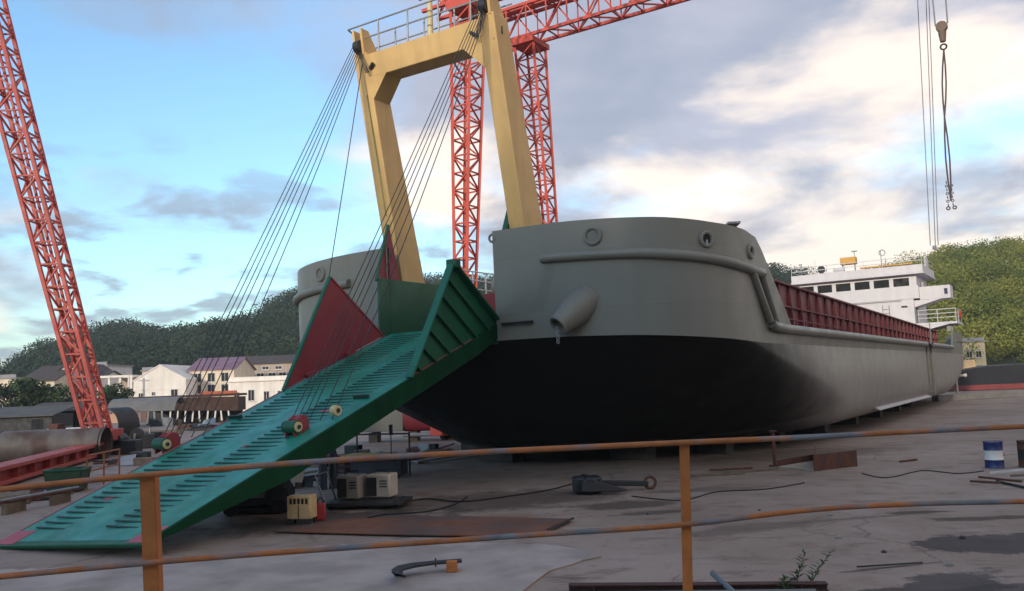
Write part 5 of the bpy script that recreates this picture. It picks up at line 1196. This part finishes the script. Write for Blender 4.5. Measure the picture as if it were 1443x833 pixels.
# ------------------------------------------------------------------ railing in front of the photographer
rl_ = T('guard_railing', 'orange tube railing with flat posts and worn blue-grey paint across the foreground', 'railing', (0, 0, 0))
def rdep(x): return float(np.interp(x, [-300, 0, 210, 965, 1443, 1800], [4.55, 4.72, 4.85, 5.1, 5.55, 5.85]))
topr = [(-300, 720), (-120, 703), (0, 690), (110, 678), (210, 669), (330, 659), (460, 649), (600, 641), (760, 633), (900, 627), (965, 623), (1060, 620), (1200, 613), (1330, 606), (1443, 601), (1800, 585)]
lowr = [(-300, 842), (-120, 824), (0, 813), (100, 803), (210, 793), (330, 783), (470, 773), (620, 763), (760, 753), (880, 746), (965, 740), (1010, 735), (1060, 728), (1120, 719), (1180, 715), (1260, 711), (1350, 708), (1443, 707), (1800, 700)]
def smooth_path(P, n=5):
    xs = np.array([p[0] for p in P], float); ys = np.array([p[1] for p in P], float); X = np.linspace(xs[0], xs[-1], (len(P) - 1) * n)
    Y = np.interp(X, xs, ys); Y = np.convolve(np.pad(Y, 3, mode='edge'), np.ones(7) / 7, 'valid'); Y[:3] = np.interp(X[:3], xs, ys); Y[-3:] = np.interp(X[-3:], xs, ys)
    return [D(x, y, rdep(x)) for x, y in zip(X, Y)]
for nm, P_ in (('top_rail', topr), ('mid_rail', lowr)):
    m_ = MB(); m_.tube(smooth_path(P_), .0165, 12); m_.build(nm, M_orange, rl_)
for (xt, yt, xb, yb, w, dpt) in ((207, 672, 213, 833, .082, .03), (964, 626, 969, 833, .055, .05), (-262, 716, -262, 833, .08, .03), (1690, 592, 1690, 833, .055, .05)):
    a = D(xt, yt, rdep(xt) + .045); b = D(xb, yb, rdep(xt) + .045); k = (a[2] - .88) / (a[2] - b[2]); b = a + (b - a) * k
    m_ = MB(); m_.bar(a, b, w, .008, (0, 1, 0)); m_.bar(a + np.array([w / 2, .03, 0]), b + np.array([w / 2, .03, 0]), .008, .06, (0, 1, 0))
    m_.build('post', M_post, rl_)
    m_ = MB(); m_.box((b[0], b[1], .885), (.16, .14, .01)); m_.build('base_plate', M_post, rl_)

# hoses and cables on the ground
for i, (pts, lb, r_) in enumerate((([(440, 742), (480, 746), (530, 728), (600, 722), (640, 712), (660, 700)], 'black welding cable trailing from the yellow power box', .014), ([(556, 712), (600, 704), (650, 708), (720, 700), (780, 690), (815, 680)], 'grey hose running from the welding sets towards the anchor', .016), ([(890, 700), (960, 706), (1010, 694), (1080, 690), (1140, 680)], 'thin dark cable lying right of the anchor', .012), ([(1215, 668), (1250, 674), (1300, 664), (1350, 668), (1390, 664)], 'thin black hose leading to the blue and white drum', .012))):
    P_ = [G(*q) + Z * (r_ + .002) for q in pts]; Q_ = []
    for k in range(len(P_) - 1):
        p0, p1, p2, p3 = P_[max(0, k - 1)], P_[k], P_[k + 1], P_[min(len(P_) - 1, k + 2)]
        for u in np.linspace(0, 1, 7)[:-1]: Q_.append(.5 * (2 * p1 + (p2 - p0) * u + (2 * p0 - 5 * p1 + 4 * p2 - p3) * u * u + (3 * p1 - p0 - 3 * p2 + p3) * u ** 3))
    m_ = MB(); m_.tube(Q_, r_, 6); tag(m_.build('hose' if i % 2 else 'cable', M_black), lb, 'cable', 'cables and hoses on the ground')
# scrap heaps: plates, bars and offcuts thrown together
def heap(px, py, w, h, label, n=12, mats=None):
    q = G(px, py); t = T('scrap_heap', label, 'scrap heap', q, random.uniform(-.4, .4), 'scrap heaps in the yard'); mats = mats or (M_dark, M_rust, M_dark, M_galv, M_wood)
    for k in range(n):
        x = random.uniform(-w / 2, w / 2); y = random.uniform(-w * .22, w * .22); hz_ = h * (1 - abs(x) / w * 1.3) * random.uniform(.3, 1)
        m_ = MB(); ty = k % 3; mm = mats[k % len(mats)]
        if ty == 0: m_.box((x, y, hz_ / 2), (w * random.uniform(.2, .4), w * .16, hz_), rz=random.uniform(-.5, .5)); m_.build('offcut', mm, t, bevel=.02)
        elif ty == 1: m_.bar((x - w * .3, y, random.uniform(.04, hz_)), (x + w * .3, y + .1, random.uniform(.04, hz_ + .1)), .06, .06); m_.build('bar', mm, t)
        else: m_.prism([(x - w * .16, y, .02), (x + w * .16, y + .05, .02), (x + w * .14, y + .25, hz_), (x - w * .12, y + .25, hz_ * .8)], (0, .02, 0)); m_.build('plate', mm, t)
for a in ((225, 628, 2.6, 1.0, 'dark scrap heap right against the left edge of the ramp'), (290, 606, 4.0, 1.1, 'scrap heap in front of the rusty barge'), (30, 628, 3.4, 1.1, 'dark scrap heap between the big pipe and the sheds'), (85, 618, 3.5, 1.3, 'dark scrap heap with pale bits behind the big pipe'), (190, 655, 2.2, .55, 'low scrap heap beside the foot of the crane leg'), (40, 705, 1.5, .35, 'low scrap heap under the stacked scaffold pipes'), (395, 690, 2.0, .55, 'black scrap heap behind the generator under the ramp'), (450, 668, 2.6, .75, 'black scrap heap behind the gas cylinders under the ramp'), (500, 655, 2.4, .8, 'dark heap behind the work stage under the ramp'), (595, 640, 1.8, .5, 'small dark heap at the foot of the hull block'), (240, 600, 3.2, 1.0, 'far scrap heap left of the rusty barge')):
    heap(*a[:4], a[4])
# ------------------------------------------------------------------ thin evening haze over the whole yard
hzm = bpy.data.materials.new('haze_air'); hzm.use_nodes = True; nt = hzm.node_tree
for n in list(nt.nodes): nt.nodes.remove(n)
vo = nt.nodes.new('ShaderNodeVolumePrincipled'); vo.inputs['Color'].default_value = (0.86, 0.90, 0.95, 1); vo.inputs['Density'].default_value = 0.00045; vo.inputs['Anisotropy'].default_value = 0.2
ou = nt.nodes.new('ShaderNodeOutputMaterial'); nt.links.new(vo.outputs[0], ou.inputs['Volume'])
m_ = MB(); m_.span((-1010, -310, -1.2), (1010, 1510, 75)); tag(m_.build('haze', hzm, smooth=False), 'thin pale evening haze filling the whole yard', 'haze', kind='stuff')
